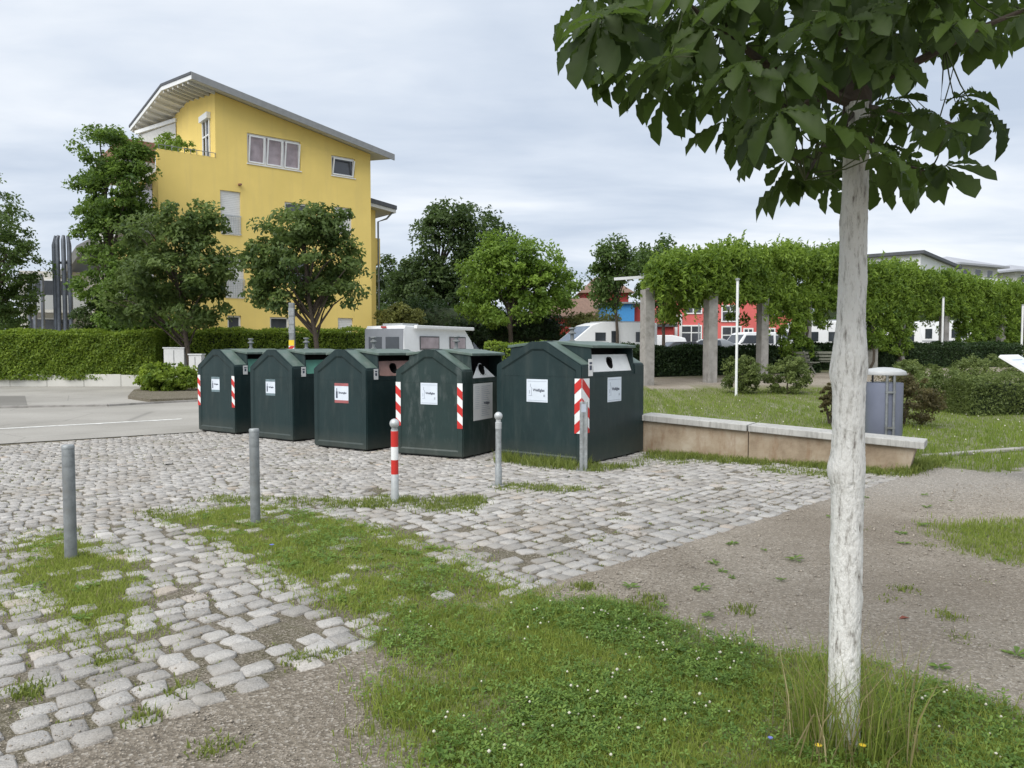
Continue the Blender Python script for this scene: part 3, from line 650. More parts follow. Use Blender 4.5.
def bush(name, label, px, py, Y, rx, rz, mat, size, K=70, per=60, ry=None, rc=None, cat='shrub', group=None, base_y=None, seedblobs=3, zb=None, core=False):
    x0 = X_at(px, Y); z0 = gz1(x0, Y) if zb is None else zb; p = at(px, py, Y); s = Y/F; e = empty(name, (x0, Y, z0), label=label, cat=cat, group=group)
    cz = p.z-z0; RX, RZ = rx*s, rz*s; RY = (ry or min(rx, rz*1.5)*s)
    bl = [(0, 0, cz, RX*.85, RY, RZ)]
    for i in range(seedblobs): a = random.uniform(0, 6.28); bl.append((math.cos(a)*RX*.5, math.sin(a)*RY*.4, cz+random.uniform(-.2, .3)*RZ, RX*.5, RY*.6, RZ*.7))
    P, t, out, C = clumps(bl, K, per, rc or RX*.22, shell=.65); k_ = P[:,2] > 0; P, t, out = P[k_], t[k_], out[k_]
    leaves('foliage', P, size, M[mat], e, t, .5, out=out)
    for i in range(5):
        m = MB(); c = C[random.randrange(len(C))]; m.tube([(c[0]*.1, c[1]*.1, -.05), (c[0]*.6, c[1]*.6, max(.1, c[2]*.6)), tuple(c)], [.03*max(1, RX/2), .018, .008], 5); m.build('stem', M['bark'], e)
    if core: bm = bmesh.new(); bmesh.ops.create_icosphere(bm, subdivisions=2, radius=1); [setattr(v, 'co', Vector((v.co.x*RX*.78, v.co.y*RY*.7, max(0, cz+v.co.z*RZ*.75)))) for v in bm.verts]; me = bpy.data.meshes.new('core'); bm.to_mesh(me); bm.free(); link('blocking_core', me, M['core'], e)  # unseen solid lump added to stop light coming through the leaves
    return e
def hedge(name, label, A, B, wid, zt, mat, size, n, z0=None, cat='hedge', rnd=.25):
    A, B = Vector(A), Vector(B); L = (B-A).length; d = (B-A)/L; nrm = Vector((-d.y, d.x)); c = (A+B)/2; zb = gz1(c.x, c.y) if z0 is None else z0
    e = empty(name, (c.x, c.y, zb), math.atan2(d.y, d.x), label=label, cat=cat)
    hx, hy = L/2, wid/2; H = zt-zb
    # points on a rounded box surface
    fac = rng.random(n); X = rng.uniform(-hx, hx, n); Yv = np.zeros(n); Zv = np.zeros(n); O = np.zeros((n, 3))
    a = H*1.0; tot = 2*a+wid; u = rng.random(n)*tot
    m1 = u < a; m2 = (u >= a) & (u < a+wid); m3 = u >= a+wid
    Yv[m1] = -hy; Zv[m1] = u[m1]; O[m1, 1] = -1
    Yv[m2] = u[m2]-a-hy; Zv[m2] = H; O[m2, 2] = 1
    Yv[m3] = hy; Zv[m3] = u[m3]-a-wid; O[m3, 1] = 1
    en = rng.random(n) < wid/(L+wid)*1.2; X[en] = np.where(rng.random(en.sum()) < .5, -hx, hx); Yv[en] = rng.uniform(-hy, hy, en.sum()); Zv[en] = rng.uniform(0, H, en.sum())
    bmp = .05*np.sin(X*2.3+Zv*3)+.03*np.sin(X*5.1-Zv*6+1)+rng.normal(0, .04, n); P = np.stack([X, Yv, Zv], -1)
    edge = np.clip((np.abs(Yv)-hy+rnd)/rnd, 0, 1)*np.clip((Zv-H+rnd)/rnd, 0, 1); P[:, 2] -= edge*rnd*.35
    P += O*bmp[:,None]; P[:, 2] = np.maximum(P[:, 2], .01)
    t = .5+.08*np.sin(X*3.3+Zv*4)+rng.normal(0, .24, n)
    leaves('foliage', P, size, M[mat], e, t, .35, out=O*1.2)
    MB().box(-hx+.12, hx-.12, -hy+.13, hy-.13, -.05, H-.13).build('blocking_core', M['core'], e); return e  # unseen dark box added inside the hedge to block light
# left hedge on its low wall
hedge('hedge', 'long clipped green hedge on the low pale wall at left', (-22.7, 33.0), (-15.3, 33.3), 1.5, 2.35, 'leaf_hedge', .12, 60000, z0=.30)
hedge('hedge', 'clipped hedge behind the containers in front of the yellow house', (-15.0, 34.0), (-5.4, 34.6), 1.3, 2.45, 'leaf_hedge', .12, 42000, z0=0)
w = MB()
for i in range(5): w.box(-23.0+i*1.58, -23.0+i*1.58+1.565, 32.4, 32.65, 0, .5+.03*(i % 2))
w.build('low_garden_wall', M['pale_wall'], bevel=.02, label='low pale block wall below the left hedge', cat='wall')
bush('laurel_bush', 'bright laurel bush beside the kerb left of the containers', 168, 377, 28, 32, 17, 'leaf_hedge', .15, 90, 70)
bush('garden_shrub', 'dark shrub showing above the left hedge beside the steel posts', 105, 318, 35, 38, 17, 'leaf_dark', .15, 80, 60)
bush('garden_shrub', 'green shrub above the left end of the hedge', 5, 310, 37, 30, 24, 'leaf_mid', .16, 60, 60)
bush('garden_shrub', 'yellowish shrubs behind the roof of the white camper van', 400, 317, 44, 30, 12, 'leaf_olive', .2, 70, 60)
bush('garden_shrub', 'dark undergrowth below the tallest tree', 440, 325, 54, 55, 24, 'leaf_yew', .26, 110, 60, core=True)
bush('garden_shrub', 'dark undergrowth below the bright green tree', 525, 330, 53, 48, 22, 'leaf_yew', .26, 90, 60, core=True)
bush('garden_shrub', 'olive green bush beside the red shed', 592, 323, 52, 34, 14, 'leaf_olive', .2, 70, 60)
hedge('hedge', 'low hedge behind the containers near the middle of the car park', (X_at(485, 40), 40), (X_at(560, 40), 40), 1.0, 1.9, 'leaf_hedge', .15, 5000, z0=0)
hedge('yew_hedge', 'dark low hedge under the left half of the pergola', (3.2, 28.0), (12.2, 31.0), 1.0, 1.68, 'leaf_yew', .11, 26000)
hedge('yew_hedge', 'dark low hedge behind the garden benches', (12.6, 33.2), (24.5, 37.2), 1.0, 1.85, 'leaf_yew', .12, 20000)
bush('rose_bush', 'rose bush beside the slim white pole', 742, 375, 22, 24, 20, 'leaf_rose', .075, 90, 60, ry=.6)
bush('rose_bush', 'rose bush right of the slim white pole', 787, 375, 22, 25, 20, 'leaf_rose', .075, 90, 60, ry=.6)
bush('barberry_bush', 'reddish dark bush behind the cylindrical litter bin', 905, 398, 15, 36, 28, 'leaf_red', .05, 110, 70, ry=.6)
bush('barberry_bush', 'reddish bush between the white trunk and the litter bin', 832, 403, 15.2, 14, 19, 'leaf_red', .05, 60, 60, ry=.45)
bush('rose_bush', 'rose bush to the right of the reddish bush', 945, 390, 18, 34, 24, 'leaf_rose', .07, 110, 70, ry=.8)
bush('rose_bush', 'rose bush just below the pergola vines at right', 985, 372, 22, 30, 18, 'leaf_rose', .08, 80, 60, ry=.8)
bush('rose_bush', 'rose bush behind the tilted information panel', 1035, 380, 21, 26, 20, 'leaf_rose', .08, 70, 60, ry=.8)
bush('rose_bush', 'rose bush behind the wide rose bush and the litter bin', 915, 372, 22, 22, 14, 'leaf_rose', .08, 70, 60, ry=.7)
hedge('low_hedge', 'low clipped green hedge on the lawn at right', (X_at(958, 17), 17), (X_at(1075, 17.5), 17.5), .8, .98, 'leaf_rose', .06, 14000)
bush('garden_shrub', 'dark shrubs right behind the front of the camper van', 482, 332, 58, 34, 22, 'leaf_yew', .28, 70, 60, core=True)
# far greenery closing the horizon
for i, (px, py, Y, rx, rz, mt, lb) in enumerate([(845, 318, 62, 34, 30, 'leaf_mid', 'green tree mass seen through the gap beside the pergola posts'), (930, 325, 70, 40, 22, 'leaf_dark', 'dark trees behind the pergola at right'), (1010, 325, 75, 46, 22, 'leaf_mid', 'trees behind the far right end of the pergola'),
        (560, 335, 110, 40, 12, 'leaf_dark', 'distant dark trees behind the red shed'), (770, 322, 100, 60, 26, 'leaf_dark', 'distant trees behind the red building'), (-40, 320, 70, 60, 26, 'leaf_mid', 'distant trees beyond the left garden'), (230, 330, 90, 200, 14, 'leaf_dark', 'far line of trees hidden behind the yellow house')]):
    bush('distant_trees', lb, px, py, Y, rx, rz, mt, .45, 90, 60, ry=3, cat='tree', core=True)

# ------------------------------------------------------------------ chestnut tree with whitewashed trunk
ch = empty('chestnut_tree', (TX, TY, 0), label='young chestnut tree with whitewashed trunk in the right foreground', cat='tree')
nz_, na = 300, 72; zs = np.linspace(-.05, 2.62, nz_); an = np.linspace(0, 2*math.pi, na, endpoint=False)
Zg, Ag = np.meshgrid(zs, an, indexing='ij')
r0 = np.interp(zs, [-.05, .04, .2, .55, .9, 1.08, 1.16, 1.3, 1.5, 1.62, 1.75, 2.2, 2.62], [.076, .066, .061, .061, .061, .063, .067, .061, .062, .067, .054, .049, .047])[:,None]
rr = r0*np.ones_like(Ag)
def knot(z, a, s, h):
    global rr
    d = ((Zg-z)/s)**2+((np.angle(np.exp(1j*(Ag-a))))*.065/s)**2; rr = rr+h*np.exp(-d)
knot(1.15, math.pi*1.0, .05, .014); knot(1.55, math.pi*.95, .05, .012); knot(1.56, 0.1, .04, .009); knot(.62, -.1, .03, .008); knot(1.1, -1.7, .022, .008); knot(.38, -1.5, .02, .006); knot(.83, 3.0, .04, .005); knot(2.15, 3.0, .05, .006); knot(1.92, .2, .05, .005)
knot(1.10, -1.72, .009, -.02); knot(.375, -1.5, .008, -.014)
fis = np.sin(Ag*9+3*np.sin(Zg*6)+Zg*4)*.35+np.sin(Ag*17-Zg*11+2*np.sin(Zg*19))*.35+np.sin(Ag*29+Zg*37)*.2
rr = rr+.0011*fis+rng.normal(0, .0006, rr.shape)
cx = np.interp(zs, [0, .8, 1.6, 2.6], [0, .004, -.006, .0])[:,None]; cy = .01*np.sin(zs*2)[:,None]
V = np.stack([cx+rr*np.cos(Ag), cy+rr*np.sin(Ag), Zg], -1).reshape(-1, 3); I = np.arange(nz_*na).reshape(nz_, na)
FQ = np.stack([I[:-1], np.roll(I, -1, 1)[:-1], np.roll(I, -1, 1)[1:], I[1:]], -1).reshape(-1, 4)
np_mesh('trunk', V, FQ, M['trunk'], ch, smooth=True)
# limbs
lb = MB(); lb.tube([(0,0,2.5),(0.02,.0,3.2),(-.03,.05,4.0),(.02,.0,5.0),(0,0,5.8)], [.054,.048,.038,.024,.01], 12)
limb_pts = []
def limb(pts, r):
    pts = [Vector(p) for p in pts]; lb.tube(pts, [r*(1-.75*i/(len(pts)-1)) for i in range(len(pts))], 8)
    for a, b_ in zip(pts[:-1], pts[1:]):
        for t_ in (0, .33, .66): limb_pts.append(a+(b_-a)*t_)
    limb_pts.append(pts[-1])
def L3(px, py, Y): p = at(px, py, Y); return (p.x-TX, p.y-TY, p.z)
limb([(0,0,2.62), L3(805,85,3.0), L3(760,60,2.9), L3(700,15,2.8), L3(655,-30,2.7)], .024)
limb([(0,0,2.7), L3(790,110,3.2), L3(730,85,3.3), L3(680,50,3.4), L3(620,20,3.5)], .02)
limb([(0,0,2.75), L3(880,80,3.1), L3(930,55,3.0), L3(975,30,2.95), L3(1060,-5,2.9)], .024)
limb([(0,0,2.62), L3(885,110,3.3), L3(925,120,3.5), L3(965,125,3.6)], .014)
limb([(0,0,2.6), L3(830,140,2.85), L3(815,160,2.7), L3(805,180,2.6)], .012)
limb([(0,0,2.55), L3(880,150,2.95), L3(905,165,2.85), L3(930,172,2.75)], .010)
limb([(0,0,2.9), L3(900,0,3.2), L3(950,-60,3.3), L3(1010,-130,3.4)], .024)
limb([(0,0,2.8), (-.35,-.3,3.1), (-.7,-.5,3.4), (-1.0,-.6,3.9)], .024)
limb([(0,0,2.9), (.1,.5,3.3), (.2,.9,3.6), (.2,1.3,4.1)], .024)
limb([(0,0,3.0), (.1,-.5,3.4), (.15,-.9,3.8), (.3,-1.1,4.3)], .022)
limb([(0,0,3.3), (-.4,.3,3.9), (-.8,.6,4.5)], .02); limb([(0,0,3.5), (.5,-.2,4.1), (.9,-.3,4.8)], .02); limb([(0,0,3.9), (-.3,-.4,4.6), (-.5,-.6,5.3)], .016)
lb.build('limbs', M['bark'], ch, smooth=True)
# one compound leaf: seven toothed leaflets fanned from the end of the stalk
def chestnut_leaf():
    V, Fc, T = [], [], []
    for li, (ang_, ln) in enumerate(((-122,.45),(-84,.70),(-42,.93),(0,1.0),(42,.93),(84,.70),(122,.45))):
        a = R(ang_); d = np.array((math.cos(a), math.sin(a), 0)); s_ = np.array((-d[1], d[0], 0)); st = 12; o = len(V)
        for i in range(st+1):
            t = i/st; wv = .235*ln*(max(0, t)**1.35)*(1-max(0, (t-.70)/.30)**2.3)*1.3+.006; wv *= (1.13 if i % 2 else .93)
            if i == st: wv = .0
            drop = -.42*t*t*ln-.10*abs(ang_)/115*t
            c = d*t*ln+np.array((0,0,drop)); ripple = .012*(1 if i % 2 else -1)
            V += [c+s_*wv+np.array((0,0,.55*wv+ripple)), c, c-s_*wv+np.array((0,0,.55*wv+ripple))]; T += [.10*(i % 2)-.05, .16, .10*(i % 2)-.05]
        for i in range(st):
            k_ = o+i*3; Fc += [(k_,k_+1,k_+4,k_+3),(k_+1,k_+2,k_+5,k_+4)]
    return np.array(V), np.array(Fc), np.array(T)
LV, LF, LT = chestnut_leaf(); nv = len(LV)
crown_poly = [(585,-60),(582,38),(606,72),(640,70),(660,92),(700,104),(722,124),(762,142),(790,165),(800,188),(838,190),(862,190),(880,168),(925,176),(940,170),(905,150),(900,128),(935,134),(968,134),(985,126),(930,108),(890,75),(905,50),(935,30),(985,40),(1010,20),(1060,25),(1060,-60)]
pts = []
tries = 0
while len(pts) < 265 and tries < 60000:
    tries += 1
    px, py = random.uniform(575, 1050), random.uniform(-50, 200)
    if not inpoly(np.array([px]), np.array([py]), crown_poly)[0]: continue
    if 600 < px < 780 and random.random() < .25: continue
    Y = TY+random.uniform(-.85, .95); p = at(px, py, Y)
    hr = math.hypot(p.x-TX, p.y-TY)
    if hr > 1.75 or (hr < .12) or (828 < px < 880 and py > 135 and Y < TY+.2): continue
    if 585 < px < 700 and py > 60+ (px-585)*.25 and random.random() < .5: continue
    pts.append((p.x-TX, p.y-TY, p.z))
# the outline leaves the photo shows hanging free
for px, py, Y in ((596,62,3.3),(575,48,3.2),(622,88,3.2),(668,108,3.0),(655,100,3.1),(722,138,3.0),(745,146,2.9),(790,196,2.8),(812,198,2.8),(834,192,3.35),(872,196,3.3),(925,185,2.8),(945,183,2.7),(905,182,2.9),(972,118,3.0),(988,130,2.9),(960,112,3.1),(700,112,2.9)):
    p = at(px, py, Y); pts.append((p.x-TX, p.y-TY, p.z+.06))
for i in range(420):
    d = np.array([random.gauss(0, 1) for _ in range(3)]); d /= np.linalg.norm(d); q = np.array((0, 0, 4.35))+d*np.array((1.7, 1.6, 1.75))*random.uniform(.55, 1)
    w_ = q+np.array((TX, TY, 0)); a_, b_, c_ = proj(w_[None]); 
    if c_[0] > .2 and -40 < a_[0] < 1070 and -60 < b_[0] < 800: continue
    if q[2] < 2.9: continue
    pts.append(tuple(q))
pts = np.array(pts); n = len(pts); Vall = []; Tall = []; pet = MB(); LPn = np.array([tuple(p) for p in limb_pts])
for i in range(n):
    p = pts[i]; j = np.argmin(((LPn-p)**2).sum(1)); lp = LPn[j]; hdir = p[:2]-lp[:2]*.6; 
    if np.linalg.norm(hdir) < .05: hdir = np.array((random.gauss(0, 1), random.gauss(0, 1)))
    yaw = math.atan2(hdir[1], hdir[0])+random.gauss(0, .8); pitch = random.uniform(.0, 1.0); s_ = random.uniform(.11, .185); roll = random.gauss(0, .25)
    mt = Matrix.Rotation(yaw, 3, 'Z') @ Matrix.Rotation(pitch, 3, 'Y') @ Matrix.Rotation(roll, 3, 'X')
    A = np.array(mt); v = LV*np.array((1, 1, random.uniform(.6, 1.6)))
    Vall.append((v*s_) @ A.T+p); Tall.append(np.clip(LT+random.gauss(.5, .2), 0, 1))
    back = Vector(tuple(p))-Vector((A @ np.array((1, 0, 0)))*np.array((1, 1, .3)))*.07
    tgt = Vector(tuple(lp)); 
    if (tgt-back).length < .36: md = back.lerp(tgt, .5)-Vector((0,0,.02)); pet.tube([tuple(p), back, md, tgt], [.0014, .0018, .0026, .0035], 5, cap=False)
    else: pet.tube([tuple(p), back], [.0014, .002], 5, cap=False)
M['chestnut'] = foliage('chestnut_leaves', (.016,.034,.008), (.075,.12,.022), .5, .55)
np_mesh('crown', np.concatenate(Vall), (LF[None]+(np.arange(n)*nv)[:,None,None]).reshape(-1,4), M['chestnut'], ch, tint=np.concatenate(Tall), smooth=True)
M['stalk'] = simple('leaf_stalk', (.05,.065,.02), .7)
pet.build('leaf_stalks', M['stalk'], ch, kind='stuff')

# ------------------------------------------------------------------ low wall with coping
d = (WB-WA); wl = d.length; d /= wl; nb = Vector((-d.y, d.x))          # nb points away from the camera
if nb.y < 0: nb = -nb
we = empty('low_wall', (WA.x, WA.y, 0), math.atan2(d.y, d.x), label='low stained wall with grey concrete coping slabs right of the containers', cat='wall')
def ztop(s): return .60-.17*s/wl
def wseg(s0, s1, y0, y1, za, zb_, name, mat, bev=.006, slope=True, endin=0):
    m = MB(); v = []
    for zf in (za, zb_):
        for (s_, yy) in ((s0, y0), (s1, y0), (s1, y1), (s0, y1)):
            v.append((s_-(endin if (zf is za and s_ == s1) else 0), yy, zf(s_)))
    m.add(v, [(0,3,2,1),(4,5,6,7),(0,1,5,4),(1,2,6,5),(2,3,7,6),(3,0,4,7)]); return m.build(name, mat, we, bevel=bev)
j = 1.68
wseg(0, j-.006, .0, .36, lambda s: -.06, lambda s: ztop(s)-.095, 'wall_panel', M['wall'])
wseg(j+.006, wl, .0, .36, lambda s: -.06, lambda s: ztop(s)-.095, 'wall_panel', M['wall'], endin=.10)
for a_, b_ in ((-.02, j-.012), (j+.012, wl+.10)):
    wseg(a_, b_, -.06, .44, lambda s: ztop(s)-.093, lambda s: ztop(s), 'coping_slab', M['slab'], bev=.01)
# stone step / edging on the lawn at right
MB().bar((*G(925,457.5), gz1(*G(925,457.5))+.02), (*G(1045,449), gz1(*G(1045,449))+.02), .14, .05).build('edging_slab', M['concrete'], bevel=.015, label='flat pale edging stones where the lawn meets the path at right', cat='edging')

# ------------------------------------------------------------------ glass containers
def clip_rect(poly, x0, x1, y0, y1):
    for ax, lim, sg in ((0, x0, 1), (0, x1, -1), (1, y0, 1), (1, y1, -1)):
        out = []
        for i in range(len(poly)):
            a, b = poly[i-1], poly[i]; da, db = sg*(a[ax]-lim), sg*(b[ax]-lim)
            if da*db < 0: t = da/(da-db); out.append((a[0]+(b[0]-a[0])*t, a[1]+(b[1]-a[1])*t))
            if db >= 0: out.append(b)
        poly = out
        if not poly: return []
    return poly
def plate(name, mat, par, face, u0, u1, z0, z1, th=.004, **k):
    # face: ('y', y) faces -y ; ('x', x) faces +x
    ax, c = face; m = MB()
    if ax == 'y': m.box(u0, u1, c-th, c, z0, z1)
    else: m.box(c, c+th, u0, u1, z0, z1)
    return m.build(name, mat, par, **k)
def stripes(par, face, u0, u1, z0, z1, up=1, off=0.0):
    b = plate('warning_board', M['white_r'], par, face, u0, u1, z0, z1, .003)
    ax, c = face; m = MB(); w = u1-u0; per = (z1-z0)/2.7; k = -3*per
    while k < (z1-z0)+per:
        q = [(u0, z0+k+off), (u1, z0+k+off+up*w*.85), (u1, z0+k+off+up*w*.85+per*.5), (u0, z0+k+off+per*.5)]
        q = clip_rect(q, u0, u1, z0, z1)
        if len(q) > 2:
            if ax == 'y': m.prism(q, 'y', c-.0055, c-.0031)
            else: m.prism(q, 'x', c+.0031, c+.0055)
        k += per
    m.build('red_stripes', M['red'], b); return b
def text_mesh(body, size, mat, par, face, u, z, name='lettering', shear=0):
    cu = bpy.data.curves.new('t', 'FONT'); cu.body = body; cu.size = size; cu.align_x = 'CENTER'; cu.align_y = 'CENTER'; cu.extrude = .0006; cu.offset = size*.02
    ob = bpy.data.objects.new('t', cu); COL.objects.link(ob); bpy.context.view_layer.update()
    me = bpy.data.meshes.new_from_object(ob.evaluated_get(bpy.context.evaluated_depsgraph_get())); bpy.data.objects.remove(ob)
    ax, c = face
    if ax == 'y': mt = Matrix.Translation((u, c, z)) @ Matrix.Rotation(R(90), 4, 'X')
    else: mt = Matrix.Translation((c, u, z)) @ Matrix.Rotation(R(90), 4, 'Z') @ Matrix.Rotation(R(90), 4, 'X')
    me.transform(mt); me.materials.clear(); return link(name, me, mat, par)
def label_sheet(par, face, u0, u1, z0, z1, word, border=None, bottle=True):
    s = plate('label_sheet', M['sticker'], par, face, u0, u1, z0, z1, .0025)
    ax, c = face; w, h = u1-u0, z1-z0; sg = -1 if ax == 'y' else 1
    def bx(a0, a1, b0, b1, m):
        if ax == 'y': m.box(u0+w*a0, u0+w*a1, c-.0042, c-.0026, z0+h*b0, z0+h*b1)
        else: m.box(c+.0026, c+.0042, u0+w*a0, u0+w*a1, z0+h*b0, z0+h*b1)
    if border:
        m = MB(); bx(.0, 1, .86, 1, m); m.build('border', border, s); m = MB(); bx(0, 1, 0, .14, m); m.build('border', border, s)
    else:
        m = MB(); bx(.05, .95, .90, .915, m); m.build('border', M['ink_blue'], s); m = MB(); bx(.05, .95, .06, .075, m); m.build('border', M['ink_blue'], s)
    m = MB()                                  # bottle and jar drawing
    if border: bx(.10, .22, .24, .58, m); bx(.135, .185, .58, .74, m)
    else:
        bx(.17, .20, .66, .80, m); bx(.12, .155, .36, .52, m); bx(.22, .245, .30, .66, m); bx(.80, .88, .24, .34, m); bx(.10,.27,.27,.29, m)
    m.build('bottle_drawing', M['ink'] if border else M['ink_blue'], s)
    text_mesh(word, w*.15, M['ink'], s, (ax, c+sg*.0042), u0+w*.58, z0+h*.52)
    return s
def container(w, L, H, eave, seam, opts):
    root = empty('glass_container', (0,0,0)); hw, hl = w/2, L/2; bm_ = opts.get('paint', M['bin']); r = w*.085; g0, g1 = -hl+.30, hl-.30
    prof = [(-hw, .03), (hw, .03), (hw, eave), (r, H), (-r, H), (-hw, eave)]
    me = bpy.data.meshes.new('body'); bm = bmesh.new()
    def prism(pr, y0, y1):
        a = [bm.verts.new((p[0], y0, p[1])) for p in pr]; b = [bm.verts.new((p[0], y1, p[1])) for p in pr]; n = len(pr)
        fa = bm.faces.new(a); fb = bm.faces.new(b[::-1])
        for i in range(n): bm.faces.new((a[(i+1) % n], a[i], b[i], b[(i+1) % n]))
        return fa, fb
    f1, _ = prism(prof, -hl, g0); _, f2 = prism(prof, g1, hl)
    cw = hw*.52; zc = eave+(H-eave)*(hw-cw)/(hw-r)
    prism([(-hw, .03), (hw, .03), (hw, seam), (cw, seam+.001), (cw, zc), (r, H), (-r, H), (-cw, zc), (-cw, seam+.001), (-hw, seam)], g0, g1)
    bmesh.ops.recalc_face_normals(bm, faces=bm.faces)
    es = [e for e in bm.edges if e.calc_face_angle(0) > R(20) and not (abs(abs(e.verts[0].co.y)-abs(g0)) < 1e-4 and abs(abs(e.verts[1].co.y)-abs(g0)) < 1e-4)]
    bmesh.ops.bevel(bm, geom=es, offset=.014, segments=2, affect='EDGES')
    fs = [f for f in bm.faces if abs(f.normal.y) > .98 and f.calc_area() > .8 and abs(abs(f.calc_center_median().y)-hl) < .02]
    bmesh.ops.inset_individual(bm, faces=fs, thickness=.095, depth=0)
    bmesh.ops.inset_individual(bm, faces=fs, thickness=.03, depth=-.016)
    bm.to_mesh(me); bm.free(); link('body', me, bm_, root)
    yf = -hl+.016                            # plane of the recessed gable panel
    # roof sheets on the four slope pieces, paler green painted in for sky light
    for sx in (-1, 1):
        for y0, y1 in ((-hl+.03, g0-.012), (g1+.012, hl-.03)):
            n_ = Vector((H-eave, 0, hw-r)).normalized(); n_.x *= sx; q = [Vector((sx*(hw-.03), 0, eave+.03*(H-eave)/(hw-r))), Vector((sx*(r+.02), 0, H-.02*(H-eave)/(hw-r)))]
            t = MB(); t.add([tuple(Vector((q[0].x, y0, q[0].z))+n_*.004), tuple(Vector((q[0].x, y1, q[0].z))+n_*.004), tuple(Vector((q[1].x, y1, q[1].z))+n_*.004), tuple(Vector((q[1].x, y0, q[1].z))+n_*.004)], [(0,1,2,3)]); t.build('skylit_roof_sheet', M['bin_roof'], root)
    # projecting hoods with their slots on both long sides
    for sx in (1, -1):
        th = .025
        for ya, yb in ((g0+.002, g0+th), (g1-th, g1-.002)):
            h = MB(); h.prism([(sx*(hw-.012), seam-.004), (sx*(hw+.012-.06), H-.095), (sx*(r+.03), H-.016), (sx*cw*.9, seam+.02)], 'y', ya, yb); h.build('hood_cheek', bm_, root, bevel=.004)
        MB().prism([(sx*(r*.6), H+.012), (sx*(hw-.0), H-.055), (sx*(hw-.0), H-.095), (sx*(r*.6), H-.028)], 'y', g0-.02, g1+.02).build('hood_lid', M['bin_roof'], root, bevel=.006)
        MB().box(min(sx*(hw-.02), sx*(hw-.045)), max(sx*(hw-.02), sx*(hw-.045)), g0+th+.001, g1-th-.001, seam+.002, seam+.055).build('sill', bm_, root)
        MB().box(min(sx*(cw+.004), sx*(cw+.010)), max(sx*(cw+.004), sx*(cw+.010)), g0+th+.002, g1-th-.002, seam+.06, H-.1).build('slot_back', M['black'], root)
        # tilted coloured panel with a round hole (ring mesh with a real opening)
        za, zb2 = seam+.057, H-.19; xa, xb = hw-.05, hw-.14; ya, yb = g0+th+.006, g1-th-.006
        rad = .085; yc, tc = opts.get('hole', (.5, .5)); yc = ya+(yb-ya)*yc; N_ = 24; zc_ = (za+zb2)/2
        def pt(y_, z_): f_ = (z_-za)/(zb2-za); return (sx*(xa+(xb-xa)*f_), y_, z_)
        vs, fs_ = [], []
        for i in range(N_):
            a = 2*math.pi*i/N_; c_, s_ = math.cos(a), math.sin(a); k_ = min((yb-yc)/max(c_, 1e-6) if c_ > 0 else (ya-yc)/min(c_, -1e-6), (zb2-zc_)/max(s_, 1e-6) if s_ > 0 else (za-zc_)/min(s_, -1e-6))
            vs += [pt(yc+c_*rad, zc_+s_*rad), pt(yc+c_*k_, zc_+s_*k_)]
        for i in range(N_): j_ = (i+1) % N_; fs_.append((2*i, 2*i+1, 2*j_+1, 2*j_))
        # corners
        if opts.get('shape') == 'wedge':
            vs, fs_ = [], []; ww = (yb-ya)*.5
            for i in range(N_):
                a = 2*math.pi*i/N_; c_, s_ = math.cos(a), math.sin(a); vs += [pt(yc+c_*rad, zc_+s_*rad), pt(yc+c_*rad*1.25, zc_+s_*rad*1.2)]
            for i in range(N_): j_ = (i+1) % N_; fs_.append((2*i, 2*i+1, 2*j_+1, 2*j_))
            m_ = MB().add(vs, fs_)
            m_.add([pt(yc-ww*.75, za), pt(yc+ww*.75, za), pt(yc+rad*1.15, zc_+.06), pt(yc+rad*1.0, zc_-.08), pt(yc-rad*1.0, zc_-.08), pt(yc-rad*1.15, zc_+.06)], [(0,1,3,4),(0,4,5),(1,2,3)])
        else:
            m_ = MB().add(vs, fs_)
            for cy_, cz_ in ((ya, za), (yb, za), (yb, zb2), (ya, zb2)):
                near = sorted(range(N_), key=lambda i: (vs[2*i+1][1]-cy_)**2+(vs[2*i+1][2]-cz_)**2)[:2]
                if abs(near[0]-near[1]) in (1, N_-1): m_.add([vs[2*near[0]+1], vs[2*near[1]+1], pt(cy_, cz_)], [(0,1,2)])
        pn = m_.build('deposit_panel', opts['flap'], root)
        MB().tube([pt(yc, zc_+.0), (sx*(cw+.03), yc, zc_)], [rad+.002, rad+.002], 24, cap=False).build('throat', M['black'], pn)
    # rim, base skids, hook
    m = MB(); m.box(-hw-.004, -hw+.01, -hl+.02, hl-.02, seam-.006, seam+.004); m.box(hw-.01, hw+.004, -hl+.02, hl-.02, seam-.006, seam+.004)
    m.box(-hw+.13, hw-.13, yf-.003, yf+.01, seam-.004, seam+.003); m.build('rim', bm_, root)
    MB().box(-hw+.05, hw-.05, -hl+.05, hl-.05, -.01, .035).build('base', M['black'], root)
    m = MB(); m.lathe([(.05, H-.01), (.05, H+.02), (.028, H+.03), (.028, H+.12), (.062, H+.125), (.062, H+.14), (.03, H+.155), (.028, H+.185), (.055, H+.20), (.052, H+.215), (.0, H+.22)], n=16)
    m.build('lifting_hook', M['galv_dull'], root, smooth=True)
    return root
XR, YR = hwf = (0, 0)
def place(root, corner, w, L, ang, label):
    c, s_ = math.cos(ang), math.sin(ang); X_ = Vector((c, s_)); Y_ = Vector((-s_, c)); p = Vector(corner)-X_*w/2+Y_*L/2
    root.location = (p.x, p.y, 0); root.rotation_euler = (0, 0, ang); tag(root, label, 'glass container', 'green glass containers in a row')
w4, L4, H4, E4, S4 = 1.20, 1.62, 1.625, 1.31, 1.135; A4 = R(-30)
def base_small(o): return container(w4, L4, H4, E4, S4, o)
gx0 = ('y', -L4/2+.016); gy0 = ('x', w4/2)
